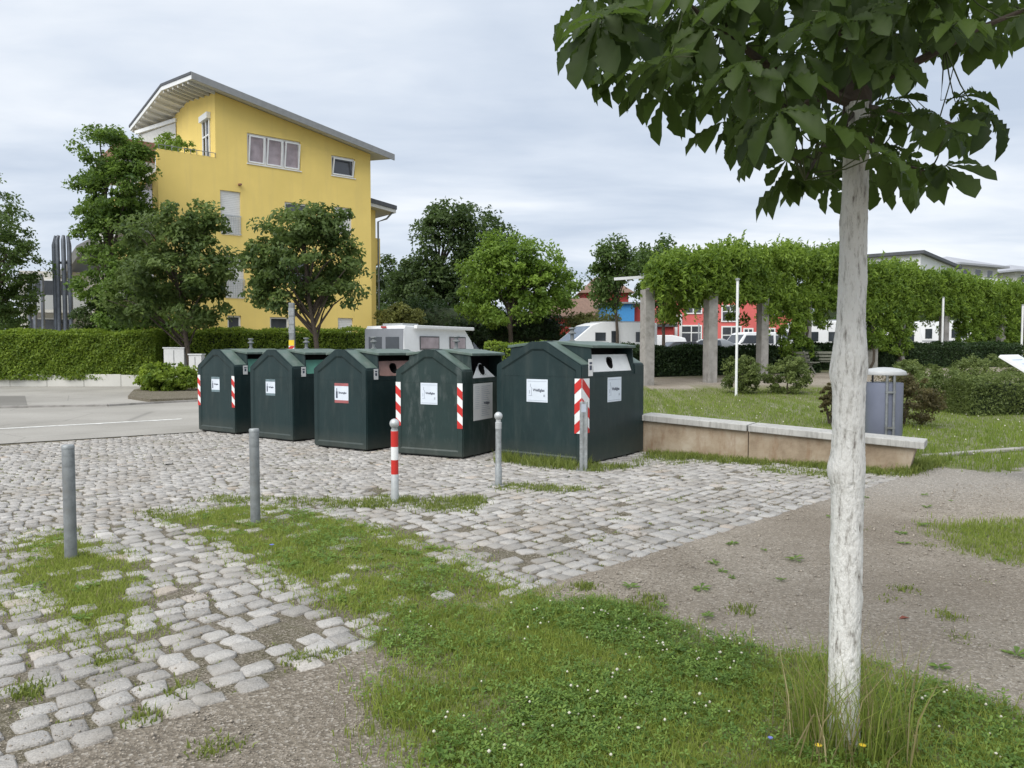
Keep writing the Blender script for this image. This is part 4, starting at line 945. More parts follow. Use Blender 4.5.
def pict(par, hw, hl, z, sz=(.10, .17), y0=.19):
    p = plate('pictogram_sticker', M['paper'], par, ('x', hw), -hl+y0, -hl+y0+sz[0], z, z+sz[1], .0025)
    m = MB().box(hw+.0026, hw+.004, -hl+y0+.03, -hl+y0+sz[0]-.03, z+sz[1]*.35, z+sz[1]*.62); m.box(hw+.0026, hw+.004, -hl+y0+.025, -hl+y0+sz[0]-.025, z+sz[1]*.7, z+sz[1]*.82); m.build('pictogram', M['ink'], p)
cg = base_small({'flap': M['flap_green']})
label_sheet(cg, gx0, -.16, .10, .80, 1.09, 'Grünglas', M['ink_green']); pict(cg, w4/2, L4/2, S4+.01)
cg2 = copy_tree(cg)
cb = base_small({'flap': M['flap_brown'], 'hole': (.42, .5)})
label_sheet(cb, gx0, -.12, .19, .76, 1.08, 'Braunglas', M['ink_red']); pict(cb, w4/2, L4/2, S4+.01, y0=.17)
place(cg, G(235.5, 435), w4, L4, R(-35), 'first green container, furthest left, with striped boards and mint slot')
for u_ in ((-w4/2+.005, -w4/2+.09), (w4/2-.09, w4/2-.005)): stripes(cg, ('y', -L4/2), u_[0], u_[1], .52, 1.12, -1)
place(cg2, G(293.5, 442.5), w4, L4, R(-35), 'second green container from the left, pale label, mint slot and no striped boards')
place(cb, G(367, 452.3), w4, L4, R(-33), 'middle green container with a red bordered label and a pinkish slot')
cw_ = base_small({'flap': M['flap_white'], 'paint': M['bin_worn'], 'shape': 'wedge', 'hole': (.42, .5)})
label_sheet(cw_, gx0, -.15, .15, .80, 1.125, 'Weißglas')
for u_ in ((-w4/2+.004, -w4/2+.094), (w4/2-.094, w4/2-.004)): stripes(cw_, ('y', -L4/2), u_[0], u_[1], .46, 1.13, -1)
s_ = plate('notice_sheet', M['paper'], cw_, gy0, -.50, .10, .55, 1.11, .003)
m = MB()
for i in range(16):
    z_ = 1.06-i*.03; m.box(w4/2+.0031, w4/2+.0042, -.26+.004*(i % 3), .02-.03*((i*7) % 4), z_, z_+.006)
    if i < 12: m.box(w4/2+.0031, w4/2+.0042, -.45, -.33+.01*((i*5) % 3), z_, z_+.004)
m.build('printed_lines', M['ink_blue'], s_); text_mesh('Weißglas', .05, M['ink'], s_, ('x', w4/2+.0042), -.09, .80)
place(cw_, G(463, 460), w4, L4, R(-27), 'scuffed green container second from right, striped boards and white ring opening')
w5, L5, H5, E5, S5 = 1.50, 1.86, 1.745, 1.40, 1.25; A5 = R(-36.87)
c5 = container(w5, L5, H5, E5, S5, {'flap': M['flap_white']})
label_sheet(c5, ('y', -L5/2+.016), -.20, .17, .87, 1.20, 'Weißglas'); label_sheet(c5, ('x', w5/2), -.22, .19, .86, 1.22, 'Weißglas'); pict(c5, w5/2, L5/2, S5+.006, (.12, .24), .17)
stripes(c5, ('y', -L5/2), w5/2-.115, w5/2-.004, .46, 1.225, 1, -.02); stripes(c5, ('x', w5/2), -L5/2+.004, -L5/2+.20, .46, 1.225, -1, .075)
place(c5, G(581.5, 467), w5, L5, A5, 'largest green container at the right end of the row with a chevron corner')

# ------------------------------------------------------------------ bollards
def bollard(px, py, label, kind):
    g = G(px, py); e = empty('bollard', (g[0], g[1], 0), label=label, cat='bollard', group='bollards on the setts')
    if kind == 'pipe':
        MB().tube([(0,0,-.05), (0,0,.875), (0,0,.888)], [.045, .045, .040], 28).build('post', M['galv_dull'], e, smooth=True)
        MB().lathe([(.0465, .868), (.0465, .885), (.041, .894), (.0, .897)], n=28).build('cap', M['galv'], e, smooth=True)
    elif kind == 'red':
        MB().lathe([(.0405, -.04), (.0405, .30), (.038, .305), (.038, .78)], n=24).build('post', M['galv_light'], e, smooth=True)
        for a, b, mm in ((.30, .455, 'red'), (.457, .595, 'white_r'), (.597, .765, 'red')):
            MB().lathe([(.0385, a), (.0395, a+.001), (.0395, b-.001), (.0385, b)], n=24).build('red_band' if mm == 'red' else 'white_band', M[mm], e, smooth=True)
        MB().lathe([(.033, .765), (.033, .80)], n=20).build('neck', M['galv'], e)
        MB().lathe([(.052*math.sin(t), .845-.052*math.cos(t)) for t in np.linspace(.15, math.pi, 12)], n=24).build('ball_head', M['galv_light'], e, smooth=True)
        MB().lathe([(.07, -.01), (.07, .012), (.045, .014)], n=24).build('foot_plate', M['galv_dull'], e)
    elif kind == 'ball':
        MB().lathe([(.041, -.04), (.041, .24), (.035, .25), (.035, .70)], n=24).build('post', M['galv'], e, smooth=True)
        MB().lathe([(.038, .69), (.038, .765), (.030, .77), (.030, .80)], n=24).build('collar', M['galv_light'], e, smooth=True)
        MB().lathe([(.05*math.sin(t), .84-.05*math.cos(t)) for t in np.linspace(.15, math.pi, 12)], n=24).build('ball_head', M['galv_light'], e, smooth=True)
        MB().lathe([(.085, -.01), (.085, .010), (.045, .012)], n=24).build('foot_plate', M['galv'], e)
    else:
        e.rotation_euler.z = R(-12)
        m = MB().box(-.052, .052, -.022, .022, -.03, .93); m.build('post', M['galv'], e, bevel=.006)
        MB().box(-.012, .012, -.0245, -.0225, .0, .93).build('rail_groove', M['galv_dull'], e)
        MB().box(-.03, .035, -.0265, -.0250, .79, .90).build('faded_sticker', M['ink_blue'], e)
        MB().box(-.10, .10, -.07, .07, -.01, .008).build('foot_plate', M['galv'], e)
bollard(71, 558, 'plain grey steel bollard furthest left, standing in grass', 'pipe')
bollard(255.5, 523, 'plain grey steel bollard at the edge of the grass strip, second from left', 'pipe')
bollard(395, 502, 'red and white banded bollard with a grey ball head', 'red')
bollard(498.5, 486, 'grey bollard with a ball head between the last two containers', 'ball')
bollard(583.5, 470.5, 'flat square grey post in front of the chevron corner of the largest container', 'flat')

# ------------------------------------------------------------------ litter bin
bp = at(884, 400, 11.5); lbn = empty('litter_bin', (bp.x, bp.y, 0), R(-8), label='blue grey cylindrical litter bin with domed cap behind the low wall', cat='litter bin')
MB().lathe([(.255, .33), (.26, .35), (.26, 1.12), (.25, 1.13), (.25, 1.10), (.24, .40)], n=40).build('bin_body', M['binblue'], lbn, smooth=True)
MB().lathe([(.30, 1.245), (.305, 1.262), (.29, 1.30), (.22, 1.335), (.1, 1.355), (0, 1.36), (.0, 1.25)], n=40).build('domed_cap', M['bincap'], lbn, smooth=True)
for a_ in (-.05, .05): MB().tube([(a_, -.275, -.02), (a_, -.275, 1.25)], .019, 10).build('support_post', M['galv_dull'], lbn, smooth=True)
for a_ in (.14, -.16): MB().box(a_-.012, a_+.012, .02, .045, 1.09, 1.26).build('cap_bracket', M['plastic'], lbn)
[MB().box(-.07, .07, -.292, -.254, z_, z_+.03).build('clamp', M['galv_dull'], lbn) for z_ in (.45, .98)]

# ------------------------------------------------------------------ information panel
ip = at(999, 356, 9.3); wv = Vector((.75, .66, 0)).normalized(); dv_ = Vector((.55, -.63, -.55)).normalized(); n3 = wv.cross(dv_); n3 = n3 if n3.z > 0 else -n3
C0 = ip+wv*.36+dv_*.5; pn = empty('information_panel', (C0.x, C0.y, gz1(C0.x, C0.y)), 0, label='tilted white information panel at the right edge', cat='sign'); C1 = Vector((0, 0, C0.z-pn.location.z))
MB().obox(C1, dv_*.5, wv*.36, n3*.018).build('board_frame', M['white_paint'], pn, bevel=.004)
MB().obox(C1+n3*.0195, dv_*.46, wv*.31, n3*.0012).build('printed_sheet', M['sticker'], pn)
m = MB()
for i in range(9): m.obox(C1+n3*.0215+dv_*(-.38+.09*i)+wv*(.03*((i*3) % 4)-.04), dv_*.008, wv*(.2-.02*(i % 3)), n3*.0006)
m.build('printed_lines', M['ink_blue'], pn)
for k_ in (-.26, .26): q = C1+wv*k_; MB().bar((q.x, q.y, -.05), (q.x, q.y, q.z-.02), .06, .06).build('post', M['galv_dull'], pn)

# ------------------------------------------------------------------ pergola and its vines
TB = [(640,24.9,266,284),(655,25,262,290),(680,25.4,252,296),(710,26,247,294),(740,27.3,245,292),(762,28.5,245,298),(785,29.8,245,345),(805,31,245,335),(840,32.2,246,308),(872,33,260,345),(899,34.5,264,352),(920,35.6,268,305),(943,37,272,300),(970,38.5,277,352),(1000,40,281,360),(1040,42,287,356),(1090,44.5,292,350)]
TBn = np.array(TB); 
def prow(px): return [float(np.interp(px, TBn[:,0], TBn[:,i])) for i in (1, 2, 3)]
pe = empty('pergola', (4.4, 25, .43), label='long garden pergola of concrete pillars under hanging vines', cat='pergola'); off = Vector((4.4, 25, .43))
def pl(v): return Vector(v)-off
prev = None
for i, px in enumerate((647, 710, 762, 805, 872, 899, 943, 1000, 1060)):
    D = prow(px)[0]; x_ = (px-512)/F*D; z0 = gz1(x_, D); hd = math.atan2(.8, 1); k_ = .175 if i < 2 else .16
    b = MB(); u1 = Vector((math.cos(.35), math.sin(.35), 0))*k_; u2 = Vector((-math.sin(.35), math.cos(.35), 0))*k_
    b.obox(pl((x_, D, (z0-.05+3.55)/2)), u1, u2, Vector((0,0,(3.55-z0+.05)/2))); b.build('pillar', M['concrete'], pe, bevel=.012)
    bk = Vector((x_, D, 0)).normalized()*3.2; xb_, yb_ = x_+bk.x, D+bk.y
    b = MB(); b.obox(pl((xb_, yb_, (z0-.05+3.55)/2)), u1, u2, Vector((0,0,(3.55-z0+.05)/2))); b.build('pillar', M['concrete'], pe, bevel=.012)
    f_ = bk.normalized()*.7
    f_ = f_*.1
    MB().bar(pl((x_-f_.x, D-f_.y, 3.85)), pl((xb_+f_.x, yb_+f_.y, 3.85)), .12, .16).build('cross_beam', M['concrete'], pe)
    if prev:
        MB().bar(pl((prev[0], prev[1], 3.66)), pl((x_, D, 3.66)), .16, .2).build('long_beam', M['concrete'], pe)
        MB().bar(pl((prev[2], prev[3], 3.66)), pl((xb_, yb_, 3.66)), .16, .2).build('long_beam', M['concrete'], pe)
    prev = (x_, D, xb_, yb_)
MB().bar(pl((X_at(614, 24.6), 24.6, 3.87)), pl((X_at(700, 25.7), 25.7, 4.16)), .07, .09).build('white_rail', M['white_paint'], pe)
Cc, per = [], 84
def addc(n, f):
    for _ in range(n): Cc.append(f())
def top():
    px = random.uniform(652, 1085)**1; D, t_, b_ = prow(px); w_ = random.uniform(-.45, 3.6); zt = at(px, t_, D).z
    zt -= .0+.22*abs(w_-1.4)/2+.14*math.sin(px*.11)+random.uniform(0, .5); Dd = D+w_; return ((px-512)/F*Dd*1.0, Dd, zt, .42)
def curtain():
    px = random.uniform(650, 1085) if random.random() < .55 else random.uniform(845, 1085); D, t_, b_ = prow(px); b2 = b_+random.choice([0, 0, -22, -30, 8])*abs(math.sin(px*.075)); zt, zb_ = at(px, t_, D).z-.25, at(px, b2, D).z
    w_ = random.uniform(-.55, .35); z_ = zb_+(zt-zb_)*random.random()**.8; return ((px-512)/F*(D+w_), D+w_, z_, .27)
def back():
    px = random.uniform(660, 1085); D, t_, b_ = prow(px); zt = at(px, t_, D).z-.5; w_ = random.uniform(2.6, 3.7); z_ = random.uniform(2.7, zt); return ((px-512)/F*(D+w_), D+w_, z_, .33)
def fill():
    px = random.uniform(665, 1085); D, t_, b_ = prow(px); w_ = random.uniform(0, 3); zt = at(px, t_, D).z-.6; return ((px-512)/F*(D+w_), D+w_, random.uniform(3.8, max(3.9, zt)), .42)
def girder():
    px = random.uniform(700, 1085); D, t_, b_ = prow(px); w_ = random.uniform(-.45, .1); return ((px-512)/F*(D+w_), D+w_, random.uniform(3.45, 4.0), .30)
addc(640, top); addc(800, curtain); addc(360, girder); addc(150, back); addc(260, fill)
for px, sp in ((790, 10), (802, 8), (872, 7), (886, 8), (899, 7), (962, 8), (975, 10), (1005, 9), (1030, 12)):     # stems wrapped round some pillars
    for _ in range(16):
        D, t_, b_ = prow(px); z_ = random.uniform(gz1((px-512)/F*D, D)+.7, 3.6); q = px+random.uniform(-sp, sp); Cc.append(((q-512)/F*(D-.2), D-.2+random.uniform(-.2, .2), z_, .22))
Cc = np.array(Cc); K = len(Cc); q = rng.normal(0, 1, (K, per, 3)); q /= np.linalg.norm(q, axis=2)[:,:,None]; q *= rng.random((K, per, 1))**.45*(Cc[:,3]*rng.uniform(.7, 1.3, K))[:,None,None]
q[:,:,2] -= .5*(q[:,:,0]**2+q[:,:,1]**2)/Cc[:,3][:,None]
P = (Cc[:,None,:3]+q).reshape(-1,3); t_ = (rng.normal(.5, .16, K)[:,None]+rng.normal(0, .16, (K, per))).ravel()
# hanging strands
sp = []
for _ in range(420):
    c = Cc[random.randrange(640, 1440)]; Ls = random.uniform(.3, 1.0)
    if c[2] < 2.9: continue
    for k_ in range(14): sp.append((c[0]+random.gauss(0, .04), c[1]-.15+random.gauss(0, .05), c[2]-Ls*k_/14-.1))
for _ in range(260):
    c = Cc[random.randrange(0, 640)]; a_ = random.uniform(0, 6.28); Ls = random.uniform(.3, .75)
    for k_ in range(9): sp.append((c[0]+math.cos(a_)*Ls*k_/9*.6, c[1]+math.sin(a_)*Ls*k_/9*.6, c[2]+.2+Ls*k_/9*.75))
P = np.concatenate([P, np.array(sp)]); t_ = np.concatenate([t_, rng.normal(.7, .15, len(sp))])
ve = empty('climbing_vine', (4.4, 25, .43), label='green wisteria vines covering and hanging from the pergola', cat='vine'); P = P-np.array(off)
leaves('foliage', P, .20, M['leaf_vine'], ve, t_, .35, asp=.38)
for px in (790, 805, 872, 899, 972, 1005):
    D = prow(px)[0]-.2; x_ = (px-512)/F*D; z0 = gz1(x_, D)
    m = MB(); m.tube([pl((x_+.1*math.sin(k_*1.9+px), D+.06*math.cos(k_*2.1), z0-.05+(3.7-z0)*k_/7)) for k_ in range(8)], [.06-.004*k_ for k_ in range(8)], 7); m.build('stem', M['bark'], ve, smooth=True)
for px, Y, zt, lb in ((736.5, 21.2, 3.55, 'slim white pole beside the rose bushes'), (941.5, 35.6, 4.0, 'slim white pole against the pergola vines at right'), (1021, 38.2, 3.8, 'slim white pole close to the right edge, above the information panel')):
    x_ = X_at(px, Y); e = empty('white_pole', (x_, Y, gz1(x_, Y)), label=lb, cat='pole', group='slim white poles by the pergola')
    MB().tube([(0,0,-.05), (0,0,zt-gz1(x_, Y))], .036 if Y < 30 else .05, 12).build('pole', M['white_paint'], e, smooth=True)
    MB().lathe([(.065, zt-gz1(x_, Y)-.02), (.065, zt-gz1(x_, Y)+.02), (0, zt-gz1(x_, Y)+.04)], n=12).build('cap', M['galv'], e)
p_ = at(646, 330, 60); e = empty('white_pole', (p_.x+2.2, 52, .8), label='thin pale pole just right of the first pergola pillar', cat='pole'); MB().tube([(0,0,0), (0,0,2.5)], .05, 8).build('pole', M['galv_light'], e); MB().lathe([(.06, 2.5), (.06, 2.55), (0, 2.56)], n=8).build('cap', M['galv'], e)
# benches
def bench(px, Y, rot, label):
    x_ = X_at(px, Y); e = empty('park_bench', (x_, Y, gz1(x_, Y)), rot, label=label, cat='bench', group='benches under the pergola')
    m = MB(); [m.box(-.8, .8, -.25+k_*.12, -.15+k_*.12, .43, .46) for k_ in range(4)]; m.build('seat', M['wood'], e)
    m = MB(); [m.bar((-.8, .24+.04*k_, .55+.13*k_), (.8, .24+.04*k_, .55+.13*k_), .025, .09) for k_ in range(3)]; m.build('backrest', M['wood'], e)
    for sx in (-.6, .6):
        m = MB(); m.bar((sx, -.22, 0), (sx, .1, .43), .05, .05); m.bar((sx, .32, 0), (sx, -.1, .43), .05, .05); m.bar((sx, .18, .4), (sx, .36, .88), .05, .05); m.bar((sx, -.25, .42), (sx, .22, .42), .05, .04); m.build('leg_frame', M['wood'], e)
bench(829, 30.5, R(152), 'grey slatted bench between the pergola post and the white trunk')
bench(800, 30.0, R(110), 'grey slatted bench partly hidden behind the rose bush')

# ------------------------------------------------------------------ yellow apartment house (x along the facade, y back, z up)
HX, HY = -17.04, 37.0; ha = math.atan2(.634, .773)
hs = empty('yellow_house', (HX, HY, 0), ha, label='tall yellow apartment house with sweeping grey roof', cat='house')
def Pt(t): return float(np.interp(t, [-1, 4.4, 11.4], [14.915, 15.73, 15.1]))
def und(s, t): return Pt(t)-.192*(s-1.45)-.335
def zr(s): return 14.47-(s-2.75)*.192        # wall top below the long roof slope
W1 = 11.5; Dp = 10.0
wins = [(4.36, 7.26, 11.2, 12.76, 3), (9.07, 10.5, 11.26, 12.36, 1), (6.33, 7.7, 8.55, 9.47, 1), (9.2, 10.3, 8.0, 9.56, 0), (5.43, 6.49, 2.5, 3.3, 1), (9.36, 10.3, 2.4, 3.35, 0), (3.2, 3.9, 2.4, 3.32, 1), (2.94, 3.98, 7.42, 9.65, 4), (6.4, 7.6, 5.2, 6.4, 1), (3.1, 4.1, 4.2, 6.4, 4)]
def facade_wall():
    # grid of wall cells with holes at the windows
    xs = sorted({0, 2.75, W1} | {w[0] for w in wins} | {w[1] for w in wins}); zs_ = sorted({0, 11.23} | {w[2] for w in wins} | {w[3] for w in wins}); m = MB()
    for a, b in zip(xs[:-1], xs[1:]):
        col = zs_+[99]
        for c, d_ in zip(col[:-1], col[1:]):
            if b <= 2.75+1e-6 and c >= 11.23-1e-6: continue
            mx, mz = (a+b)/2, (c+min(d_, 13))/2
            if any(w[0] < mx < w[1] and w[2] < mz < w[3] for w in wins): continue
            if d_ == 99: m.prism([(a, c), (b, c), (b, zr(b)), (a, zr(a))], 'y', 0, .3)
            else: m.prism([(a, c), (b, c), (b, d_), (a, d_)], 'y', 0, .3)
    return m
m = facade_wall(); m.box(0, .3, .3, Dp, 0, 10.2)                                # facade and left wall
m.prism([(.3, 0), (Dp, 0), (Dp, und(W1, Dp)), (4.4, und(W1, 4.4)), (.3, und(W1, .3))], 'x', W1-.3, W1)
m.prism([(.3, 11.25), (3.6, 11.25), (3.6, 13.4), (.3, 14.2)], 'x', 2.75, 3.05) if False else None
dw = (.75, 1.85, 11.28, 13.35)                                                   # balcony door in the return wall
m.prism([(.3, 10.6), (dw[0], 10.6), (dw[0], und(3, dw[0])), (.3, und(3, .3))], 'x', 2.75, 3.0); m.prism([(dw[1], 10.6), (Dp-.31, 10.6), (Dp-.31, und(3, Dp-.3)), (4.4, und(3, 4.4)), (dw[1], und(3, dw[1]))], 'x', 2.75, 3.0)
m.prism([(dw[0], dw[3]), (dw[1], dw[3]), (dw[1], und(3, dw[1])), (dw[0], und(3, dw[0]))], 'x', 2.75, 3.0); m.prism([(dw[0], 10.6), (dw[1], 10.6), (dw[1], dw[2]), (dw[0], dw[2])], 'x', 2.75, 3.0)
m.prism([(.31, 0), (W1-.31, 0), (W1-.31, zr(W1)), (3.0, und(3.0, Dp)), (3.0, 10.4), (.31, 10.4)], 'y', Dp-.3, Dp)
m.build('wall', M['yellow'], hs)
MB().box(.31, 2.74, .31, Dp-.31, 10.42, 10.6).build('terrace_floor', M['soffit'], hs)
def window(s0, s1, z0, z1, panes, tilt=True):
    f = MB(); t = .09; y0, y1 = .10, .17
    f.box(s0, s1, y0, y1, z0, z0+t); f.box(s0, s1, y0, y1, z1-t, z1); f.box(s0, s0+t, y0, y1, z0+t, z1-t); f.box(s1-t, s1, y0, y1, z0+t, z1-t)
    n_ = max(panes, 1); w_ = (s1-s0)/n_
    for i in range(1, n_): f.box(s0+i*w_-.07, s0+i*w_+.07, y0, y1, z0+t, z1-t)
    o = f.build('window', M['white_paint'], hs)
    MB().box(s0+.02, s1-.02, .185, .20, z0+.02, z1-.02).build('pane', M['curtain'] if panes == 3 else M['glass'], o)
    if tilt:
        for i in range(n_):
            a, b = s0+i*w_+.1, s0+(i+1)*w_-.1; g = MB(); y2 = -.16
            g.bar((a, .06, z0+.1), (a, y2, z1-.18), .06, .06); g.bar((b, .06, z0+.1), (b, y2, z1-.18), .06, .06); g.bar((a, y2, z1-.18), (b, y2, z1-.18), .06, .06) if False else None
            g.bar((a, .06, z0+.1), (b, .06, z0+.1), .07, .07); g.bar((a, y2+.1, z1-.16), (b, y2+.1, z1-.16), .06, .06)
            g.build('tilted_sash', M['white_paint'], o)
    MB().box(s0-.04, s1+.04, -.05, .1, z0-.05, z0-.002).build('sill', M['white_paint'], o)
for w in wins:
    if w[4] in (1, 3): window(w[0], w[1], w[2], w[3], w[4], w[3] > 11)
    else:
        o = MB().box(w[0], w[1], .10, .16, w[2], w[3]).build('window', M['shutter'], hs)
        g = MB(); [g.box(w[0]+.01, w[1]-.01, .092, .099, w[2]+.06+k_*.09, w[2]+.075+k_*.09) for k_ in range(int((w[3]-w[2]-.1)/.09))]; g.build('shutter_slats', M['soffit'], o)
        if w[4] == 4:
            g = MB(); g.box(w[0], w[1], -.06, -.02, w[2]+.95, w[2]+1.0); g.box(w[0], w[1], -.06, -.02, w[2]+.04, w[2]+.08)
            for k_ in range(9): g.box(w[0]+.04+k_*.118, w[0]+.06+k_*.118, -.05, -.03, w[2]+.08, w[2]+.95)
            g.build('french_balcony_rail', M['galv_light'], o)
# balcony door in the return wall
f = MB(); f.box(2.68, 2.74, dw[0], dw[0]+.09, dw[2], dw[3]); f.box(2.68, 2.74, dw[1]-.09, dw[1], dw[2], dw[3]); f.box(2.68, 2.74, 1.26, 1.34, dw[2], dw[3]); f.box(2.68, 2.74, dw[0]+.09, dw[1]-.09, dw[2], dw[2]+.1); f.box(2.68, 2.74, dw[0]+.09, dw[1]-.09, 12.5, 12.58)
o = f.build('balcony_door', M['white_paint'], hs); MB().box(2.80, 2.82, dw[0], dw[1], dw[2], dw[3]).build('pane', M['glass'], o)
MB().box(2.55, 2.74, dw[0]-.1, dw[1]+.1, dw[3]-.02, dw[3]+.28).build('blind_box', M['white_paint'], o)
# roof: two planes meeting in a ridge along the facade, all falling to the right; the left verge overhangs the terrace
RS0, RS1 = 1.45, 12.48
def slab(name, mat, ts, s0, s1, k0, k1, **k):
    m = MB(); vs = []
    for s_ in (s0, s1):
        for kk in (k0, k1):
            for t in ts: vs.append((s_, t, Pt(t)-.192*(s_-1.45)-kk))
    n = len(ts); f = []
    for q in range(n-1):
        f += [(q, q+1, 2*n+q+1, 2*n+q), (n+q, 3*n+q, 3*n+q+1, n+q+1), (q, n+q, n+q+1, q+1), (2*n+q, 2*n+q+1, 3*n+q+1, 3*n+q)]
    f += [(0, 2*n, 3*n, n), (n-1, 2*n-1, 4*n-1, 3*n-1)]
    return m.add(vs, f).build(name, mat, hs, **k)
slab('roof', M['soffit'], [-.75, 4.4, 11.3], RS0, RS1, .131, .32)
slab('roof_covering', M['slate'], [-.80, 4.4, 11.4], RS0-.07, RS1+.05, 0, .13)
slab('gutter', M['roof_metal'], [-.90, -.802], RS0-.05, RS1+.1, .02, .36)
slab('verge_board', M['white_paint'], [-.75, 4.4, 11.3], RS0-.035, RS0-.003, .135, .34)
for t in (-.1, .75, 1.6, 2.45, 3.3, 4.15, 5.0, 5.85, 6.7, 7.55, 8.4, 9.25, 10.1, 10.9): slab('purlin', M['pale_wall'], [t, t+.16], RS0+.02, 2.748 if t < 9.6 else 4.0, .321, .47)
MB().bar((1.5, 10.3, 14.45), (2.72, 6.4, 14.55), .14, .2).build('brace', M['white_paint'], hs)
MB().add([(1.6, 10.2, 14.3), (2.7, 6.5, 14.4), (2.7, 6.5, 12.6), (1.7, 10.2, 12.9), (1.63, 10.25, 14.3), (2.73, 6.55, 14.4), (2.73, 6.55, 12.6), (1.73, 10.25, 12.9)], [(0,1,2,3),(7,6,5,4),(0,4,5,1),(1,5,6,2),(2,6,7,3),(3,7,4,0)]).build('side_screen', M['soffit'], hs)
MB().box(7.2, 7.3, 1.0, 1.1, 13.9, 14.35).build('roof_vent', M['galv_dull'], hs)
# parapet rail and planting
g = MB(); g.box(.05, 2.74, -.03, .0, 11.42, 11.45); [g.box(.05+k_*.295, .075+k_*.295, -.03, 0, 11.22, 11.42) for k_ in range(10)]; g.build('parapet_rail', M['galv_dull'], hs)
P, t, out, C = clumps([(1.2, .5, 11.6, 1.1, .3, .3), (1.5, 3.2, 12.2, .6, .8, .8), (.6, 1.6, 11.7, .4, .5, .5)], 60, 40, .24); leaves('terrace_plants', P, .15, M['leaf_bright'], hs, t, .6)
# side balconies
for z_ in (10.35, 7.15, 3.95):
    b_ = MB().box(-1.5, -.01, .35, 6, z_, z_+.22).build('balcony', M['soffit'], hs)
    g = MB(); g.box(-1.5, -1.44, .35, 6, z_+.22, z_+1.2); g.box(-1.44, -.02, .35, .41, z_+.22, z_+1.2); g.build('balcony_screen', M['terracotta'] if z_ > 9 else M['pale_wall'], b_)
MB().box(-.03, -.003, 1.0, 5, 4.0, 9.9).build('stair_window', M['curtain'], hs)
# right hand wing
m = MB(); m.box(W1+.002, 14.6, 5, 11, 0, 10.75); m.box(14.602, 15.15, 5.4, 9, 7.2, 8.9); m.build('wing', M['yellow'], hs)
MB().prism([(W1+.01, 11.25), (15.75, 10.70), (15.75, 10.95), (W1+.01, 11.55)], 'y', 4.2, 11.6).build('wing_roof', M['slate'], hs)
MB().prism([(W1+.01, 11.0), (15.7, 10.48), (15.7, 10.695), (W1+.01, 11.245)], 'y', 4.25, 11.5).build('wing_soffit', M['soffit'], hs)
MB().box(14.604, 14.66, 5.9, 7.1, 9.0, 10.3).build('wing_window', M['white_paint'], hs)
MB().tube([(15.5, 4.4, 10.5), (15.2, 4.6, 10.1), (14.75, 4.93, 9.9), (14.75, 4.93, 0)], .06, 8).build('downpipe', M['galv_dull'], hs)
MB().box(3.85, 3.98, -.22, 0, 9.98, 10.06).build('wall_lamp', M['terracotta'], hs)

# ------------------------------------------------------------------ garden and street pieces on the left
def tower(px, Y, r, z1, n_, label):
    x_ = X_at(px, Y); e = empty('steel_post_cluster', (x_, Y, 0), label=label, cat='steel posts')
    for i in range(n_):
        a = -1.1+2.2*i/(n_-1)-math.pi/2 if n_ > 1 else 0
        MB().tube([(math.cos(a)*r, math.sin(a)*r*.5, 0), (math.cos(a)*r, math.sin(a)*r*.5, z1-.25*abs(i-(n_-1)/2)), (math.cos(a)*r*.8, math.sin(a)*r*.3, z1+.1)], [.105, .105, .07], 10).build('steel_post', M['steel_blue'], e, smooth=True)
    [MB().box(-r, r, -.03, .03, z1*k, z1*k+.12).build('cross_bar', M['galv_dull'], e) for k in (.82, .4)]
tower(66, 38, .42, 7.1, 4, 'tall blue grey steel posts behind the left hedge')
tower(39, 46, .45, 6.0, 3, 'lower cluster of blue grey steel posts further back at left')
x_ = X_at(60, 48); e = empty('glazed_house', (x_, 50, 0), R(20), label='grey apartment house with balconies far left behind the steel posts', cat='house')
MB().box(-3.2, 3.0, 0, 8, 0, 6.6).build('wall', M['pale_wall'], e)
for z_ in (1.4, 3.9): 
    b_ = MB().box(-3.0, 1.2, -1.3, -.01, z_, z_+.18).build('balcony', M['soffit'], e); MB().box(-3.0, 1.2, -1.3, -1.25, z_+.18, z_+1.1).build('balcony_rail', M['galv_light'], b_)
    w_ = MB().box(-2.7, -.3, -.06, -.004, z_+.3, z_+2.2).build('window', M['white_paint'], e); MB().box(-2.6, -.4, -.075, -.062, z_+.4, z_+2.1).build('pane', M['glass'], w_)
MB().box(1.4, 2.9, -.05, -.003, 1.0, 6.0).build('cream_bay', M['cream'], e)
MB().prism([(-.9, 6.2), (.3, 8.2), (2.2, 9.4), (3.2, 9.6), (3.2, 9.3), (2.3, 9.1), (.6, 7.9), (-.5, 6.2)], 'y', -1.2, 8.2).build('curved_roof', M['roof_metal'], e)
def cabinet(px, Y, w_, z1, label):
    x_ = X_at(px, Y); e = empty('utility_cabinet', (x_, Y, 0), label=label, cat='utility cabinet'); MB().box(-w_/2, w_/2, -.18, .18, 0, z1-.05).build('cabinet_body', M['shutter'], e, bevel=.01)
    MB().box(-w_/2-.03, w_/2+.03, -.21, .21, z1-.049, z1).build('lid', M['white_paint'], e); MB().box(-.01, .01, -.187, -.182, .1, z1-.12).build('door_gap', M['plastic'], e)
cabinet(176, 31, .82, 1.68, 'white utility cabinet behind the laurel bush')
cabinet(197, 30.5, .5, 1.42, 'smaller white utility cabinet next to the first container')
x_ = X_at(292.5, 22); e = empty('sticker_covered_post', (x_, 22, 0), label='square grey post with notices and a red and yellow board behind the second container', cat='post')
MB().box(-.072, .072, -.07, .07, 0, 2.95).build('post', M['galv_dull'], e, bevel=.01)
for k_ in range(3): MB().box(-.078, .078, -.076, -.071, 2.08+k_*.25, 2.30+k_*.25).build('notice', M['galv'], e)
MB().box(-.078, .078, -.076, -.071, 1.72, 1.88).build('yellow_board', M['yellow_petal'], e)
